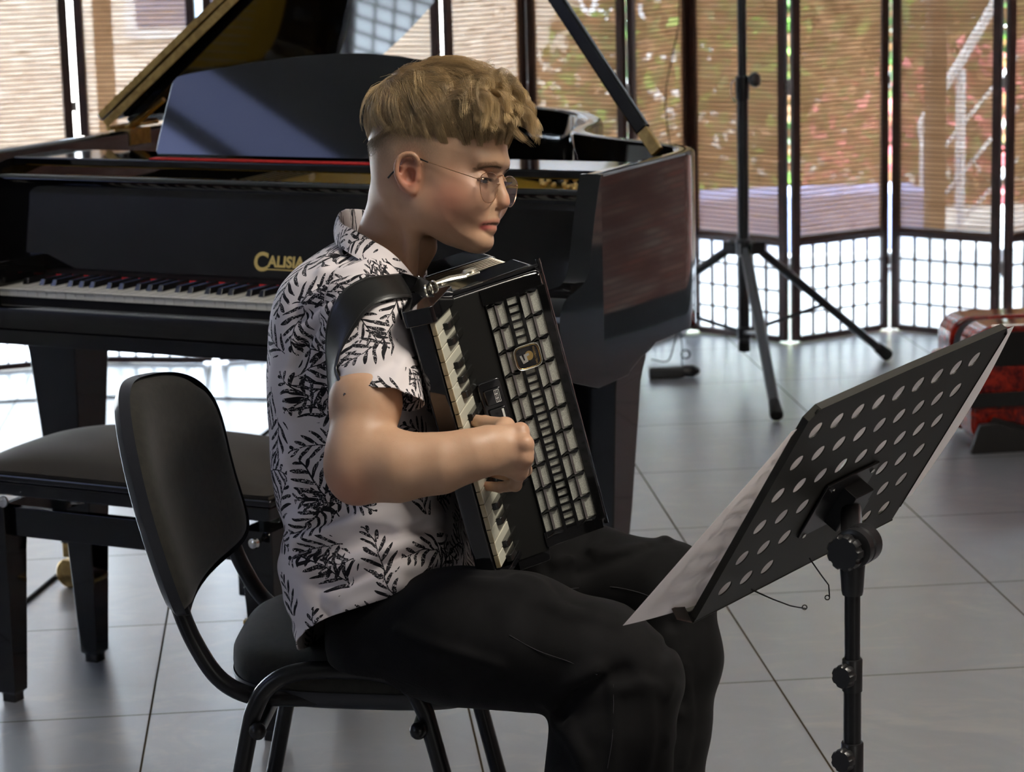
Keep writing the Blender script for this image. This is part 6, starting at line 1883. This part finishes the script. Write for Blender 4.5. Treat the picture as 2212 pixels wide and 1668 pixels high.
for k in range(9):
    t = k/8; out = .004*math.sin(math.pi*t)+.0015
    R_.append([T_all[i]*(1-t)+B_all[i]*t+nrm((T_all[i]-cen)-nax*((T_all[i]-cen)@nax))*out for i in range(nn_)])
R_in = [[T_all[i]*(1-t)+(B_all[i]*.85+cen*.15)*t-nrm((T_all[i]-cen)-nax*((T_all[i]-cen)@nax))*.0015 for i in range(nn_)] for t in (0, .35, .7, 1)]
PR = np.array(R_in[::-1]+R_)
Vc = PR.reshape(-1, 3); a_, b_ = PR.shape[:2]
ii, jj = np.meshgrid(np.arange(a_-1), np.arange(b_-1), indexing='ij'); ii = ii.ravel(); jj = jj.ravel()
Fc_ = np.stack([ii*b_+jj, ii*b_+jj+1, (ii+1)*b_+jj+1, (ii+1)*b_+jj], 1)
al = np.concatenate([[0], np.cumsum(np.linalg.norm(np.diff(B_all, axis=0), axis=1))])
uvc = np.stack([np.tile(al*1.1+.35, a_), np.repeat(np.linspace(0, .052, a_), b_)+.11], 1)
col_ = fast_mesh('collar', Vc, Fc_, LEAF, shirt, uvs=uvc)
# far collar point, lit, beyond the neck
P = np.zeros((8, 8, 3)); c4 = [D(896, 578, 3.37), D(908, 592, 3.36), D(916, 606, 3.35), D(899, 612, 3.355)]
for i in range(8):
    for j in range(8):
        u_, v_ = i/7, j/7; P[i, j] = (c4[0]*(1-u_)+c4[1]*u_)*(1-v_)+(c4[3]*(1-u_)+c4[2]*u_)*v_-FW*.006*math.sin(math.pi*u_)
obj('collar_point', MB().grid(P), mat('plain_white_cotton', (.78, .74, .73), .75), shirt, sharp=0)

# ---------------------------------------------------------------- trousers
def trouser_sdf(P, folds_on=True):
    d = cone(P, D(848, 1380, 3.285), D(1000, 1374, 3.22), .090, .088)
    d = smin(d, cone(P, D(1000, 1374, 3.22), D(1120, 1385, 3.20), .088, .086), .03)
    d = smin(d, cone(P, D(1120, 1385, 3.20), D(1300, 1434, 3.18), .086, .0765), .03)
    d = smin(d, cone(P, D(1300, 1434, 3.18), D(1374, 1466, 3.175), .0765, .0600), .03)
    s1 = cone(P, D(1371, 1476, 3.175), D(1322, 1592, 3.17), .061, .0765)
    s1 = smin(s1, cone(P, D(1322, 1592, 3.17), D(1312, 1700, 3.17), .0765, .0770), .03)
    s1 = smin(s1, cone(P, D(1312, 1700, 3.17), aR, .077, .070), .03)
    d = smin(d, s1, .022)
    l = cone(P, D(880, 1330, 3.50), D(1250, 1238, 3.56), .098, .0715)
    l = smin(l, cone(P, D(1250, 1238, 3.56), D(1440, 1272, 3.545), .0715, .0690), .03)
    l2 = cone(P, D(1440, 1278, 3.545), D(1462, 1420, 3.53), .0690, .0625)
    l2 = smin(l2, cone(P, D(1462, 1420, 3.53), D(1440, 1560, 3.52), .0625, .060), .03)
    l2 = smin(l2, cone(P, D(1440, 1560, 3.52), aL, .060, .062), .03)
    l = smin(l, l2, .025)
    d = smin(d, l, .03)
    d = smin(d, ell(P, D(862, 1352, 3.39), (.105, .165, .095)), .04)
    if folds_on:
        near = np.nonzero(np.abs(d) < .03)[0]
        if len(near):
            p = P[near]; dn = d[near]
            for pts_, r_, k_, sg in TFOLD:
                lo_ = pts_.min(0)-.04; hi_ = pts_.max(0)+.04
                m = np.nonzero(np.all((p > lo_) & (p < hi_), axis=1))[0]
                if not len(m): continue
                c = None
                for i in range(len(pts_)-1):
                    e = cone(p[m], pts_[i], pts_[i+1], 0, 0); c = e if c is None else np.minimum(c, e)
                dn[m] = dn[m]-sg*r_*1.5*np.exp(-(c/(k_*.62))**2)
            d[near] = dn+.0016*vnoise(p, 17, 8)
    return d
TFOLD = []
def tcast(x, y): return cast(lambda q_: trouser_sdf(q_, False), x, y, 2.9, 3.8)
for pts_, r_, k_, sg in [
    ([(1215, 1545), (1240, 1500), (1300, 1470), (1350, 1450)], .007, .016, -1), ([(1190, 1520), (1230, 1480), (1290, 1450)], .007, .018, 1),
    ([(1315, 1462), (1325, 1520), (1328, 1600), (1320, 1667)], .0035, .010, 1), ([(1345, 1490), (1400, 1478), (1440, 1500)], .004, .014, 1),
    ([(1200, 1560), (1225, 1590), (1260, 1640)], .006, .016, 1), ([(1290, 1195), (1345, 1190), (1390, 1180)], .0045, .012, 1),
    ([(1210, 1215), (1290, 1180), (1380, 1150), (1440, 1165)], .0055, .014, 1), ([(1250, 1240), (1320, 1215), (1400, 1180)], .004, .012, -1),
    ([(1120, 1250), (1160, 1262), (1185, 1290)], .007, .018, 1), ([(1450, 1480), (1468, 1540), (1440, 1600)], .004, .014, 1),
    ([(860, 1360), (960, 1400), (1080, 1440)], .0035, .012, 1), ([(1180, 1235), (1170, 1200), (1190, 1170)], .005, .014, -1),
    ([(1455, 1350), (1440, 1400), (1410, 1460)], .0045, .014, -1), ([(1400, 1500), (1405, 1580), (1395, 1660)], .0035, .014, 1), ([(1020, 1255), (1100, 1262), (1170, 1290), (1230, 1330)], .004, .016, 1), ([(1150, 1300), (1230, 1320), (1330, 1350)], .003, .014, 1), ([(1230, 1560), (1250, 1620), (1262, 1665)], .005, .014, 1), ([(1480, 1440), (1490, 1540), (1475, 1650)], .004, .012, 1)]:
    TFOLD.append((np.array(smooth_path([tcast(x, y) for x, y in pts_], 3)), r_, k_, sg))
tl = np.array([hipR, hipL, kneR, kneL, aR, aL, D(700, 1400, 3.3)])
VT, FT = surface_net(trouser_sdf, tl.min(0)-[.13, .14, .02], tl.max(0)+[.11, .14, .12], .0042)
# the seated underside rests flat on the chair
VT = relax(VT, FT, 1, .4)
seat_z = .470
m = (VT[:, 2] < seat_z) & (VT[:, 1] < -.70) & (VT[:, 1] > -1.32)
w_s = np.clip((-.555-VT[m, 0])/.07, 0, 1); w_s = w_s*w_s*(3-2*w_s)
VT[m, 2] += (seat_z-VT[m, 2])*.97*w_s
def g_ank(P): return .085-P[:, 2]
VT, FT = cut(VT, FT, g_ank); VT, FT = compact(VT, FT)
denim = mat('black_denim', (.006, .006, .0065), .85, spec=.15, sheen=.03)
N = nodes(denim); v = N.tc()
wv = N.new('ShaderNodeTexWave', bands_direction='DIAGONAL'); N.link(v, wv.inputs[0]); wv.inputs['Scale'].default_value = 420; wv.inputs['Distortion'].default_value = 1.5
c = N.mix(N.ramp(N.noise(v, 14, 4), .40, .70), (.0022, .0020, .0022), (.010, .0096, .010))
c = N.mix(N.math('MULTIPLY', wv.outputs['Fac'], .22), c, (.014, .0135, .0140))
N.base(c); N.bump(wv.outputs['Fac'], .25, .0005)
tr_o = fast_mesh('trousers', VT, FT, denim, person)
so2 = tr_o.modifiers.new('thickness', 'SOLIDIFY'); so2.thickness = .0015; so2.offset = -1
thread = mat('seam_thread', (.022, .020, .024), .8)
for pts_ in ([(1186, 1278), (1250, 1270), (1320, 1268), (1380, 1280), (1430, 1300), (1450, 1312)], [(1100, 1372), (1160, 1405), (1230, 1430), (1290, 1458)], [(1325, 1478), (1325, 1540), (1322, 1600), (1312, 1660)]):
    pp_ = smooth_path([cast(trouser_sdf, x, y, 2.9, 3.8)-FW*.0004 for x, y in pts_], 6)
    obj('seam', MB().tube(pp_, .0005, 6), thread, tr_o)
# shoes
shoem = mat('black_shoe', (.02, .02, .022), .5); solem = mat('shoe_sole', (.6, .6, .58), .7)
for a in (aR, aL):
    hd = nrm([.97, -.24, 0]); sd_ = np.array([-hd[1], hd[0], 0]); P = []
    for z, k, dx in ((.0, 1.0, 0), (.02, 1.03, 0), (.022, .98, 0), (.045, .93, -.005), (.07, .72, -.035), (.10, .48, -.065), (.125, .42, -.072)):
        ring = []
        for i in range(28):
            t = 2*math.pi*i/28; x_ = math.cos(t)*.140*k+dx+.055; y_ = math.sin(t)*.050*min(1, k*1.05)*(1+.12*math.cos(t))
            ring.append(np.array([a[0], a[1], z])+hd*x_+sd_*y_)
        P.append(ring)
    so3 = obj('shoe', MB().grid(np.array(P), closed_v=True).add(P[0], [tuple(range(28))]), [shoem], person)

# ---------------------------------------------------------------- accordion straps on the player
leather = mat('black_leather', (.010, .010, .009), .36, spec=.5)
N = nodes(leather); N.bump(N.noise(N.tc(), 500, 3), .25, .0006)
def strap(px, widths, name, f, lift=.004, pad=.006):
    n = len(px); L_ = smooth_path([[*p, w] for p, w in zip(px, widths)], 8)
    cen_ = []; nor = []
    for x, y, w in L_: cen_.append(cast(f, x, y))
    cen_ = np.array(cen_)
    for _ in range(3): cen_[1:-1] = (cen_[:-2]+cen_[1:-1]*2+cen_[2:])/4
    G = grad(f, cen_, .012)
    T_ = np.gradient(cen_, axis=0); P = []
    for i in range(len(cen_)):
        t = nrm(T_[i]); nn = nrm(G[i]-t*(G[i]@t)); s_ = np.cross(t, nn); w = L_[i, 2]
        row = []
        for a, h in ((-1, -.001), (-1, .45), (-.93, .85), (-.6, 1.0), (0, 1.12), (.6, 1.0), (.93, .85), (1, .45), (1, -.001)):
            row.append(cen_[i]+s_*a*w/2+nn*(lift+h*pad))
        P.append(row)
    P = np.array(P)
    for _ in range(2): P[1:-1] = (P[:-2]+2*P[1:-1]+P[2:])/4
    o = obj(name, MB().grid(P, closed_v=True), leather, acc, sharp=50)
    for e in (2, 6):
        obj('strap_stitching', MB().tube(P[:, e]+ (P[:, 4]-P[:, e])*.08+np.array([grad_n for grad_n in (P[:, 4]-P[:, 0]*.5-P[:, 8]*.5)])*.02, .0004, 5), mat('black_thread', (.03, .03, .03), .7) if 'black_thread' not in bpy.data.materials else bpy.data.materials['black_thread'], o)
    return P
strap_path = [(906, 632), (880, 622), (845, 622), (808, 628), (775, 645), (748, 680), (730, 725), (722, 775), (722, 825), (735, 880)]
SP = strap(strap_path, [.030, .040, .047, .050, .050, .050, .049, .048, .047, .045], 'shoulder_strap', shirt_base, .0015, .0030)
bc = SP[9, 4]-FW*.006+UPV*.004
bx = [nrm(RT+DN*.35), nrm(DN-RT*.35), -FW]
obj('strap_buckle', MB().prism(rpoly([(-.017, -.010), (.013, -.012), (.013, .012), (-.017, .010)], .003), bc, bx[0], bx[1], bx[2], -.003, .003).tube([bc+bx[0]*a+bx[1]*b+bx[2]*.005 for a, b in ((-.012, -.009), (.010, -.010), (.010, .010), (-.012, .009))], .0014, 8, closed=True), BLACK_GLOSS, acc, bevel=.001)
obj('buckle_slide', MB().tube([bc+bx[0]*a+bx[1]*b+bx[2]*.002 for a, b in ((.010, -.013), (.024, -.010), (.024, .011), (.010, .013))], .0016, 8, closed=True), CHROME, acc)
e0 = bc+RT*.010; e1_ = T(.006, -.022, .010)
obj('strap_end', MB().prism([(-.011, -.0015), (.011, -.0015), (.011, .0015), (-.011, .0015)], e0, nrm(np.cross(nrm(e1_-e0), FW)), nrm(np.cross(nrm(e1_-e0), np.cross(nrm(e1_-e0), FW))), nrm(e1_-e0), 0, np.linalg.norm(e1_-e0)), leather, acc, bevel=.001)
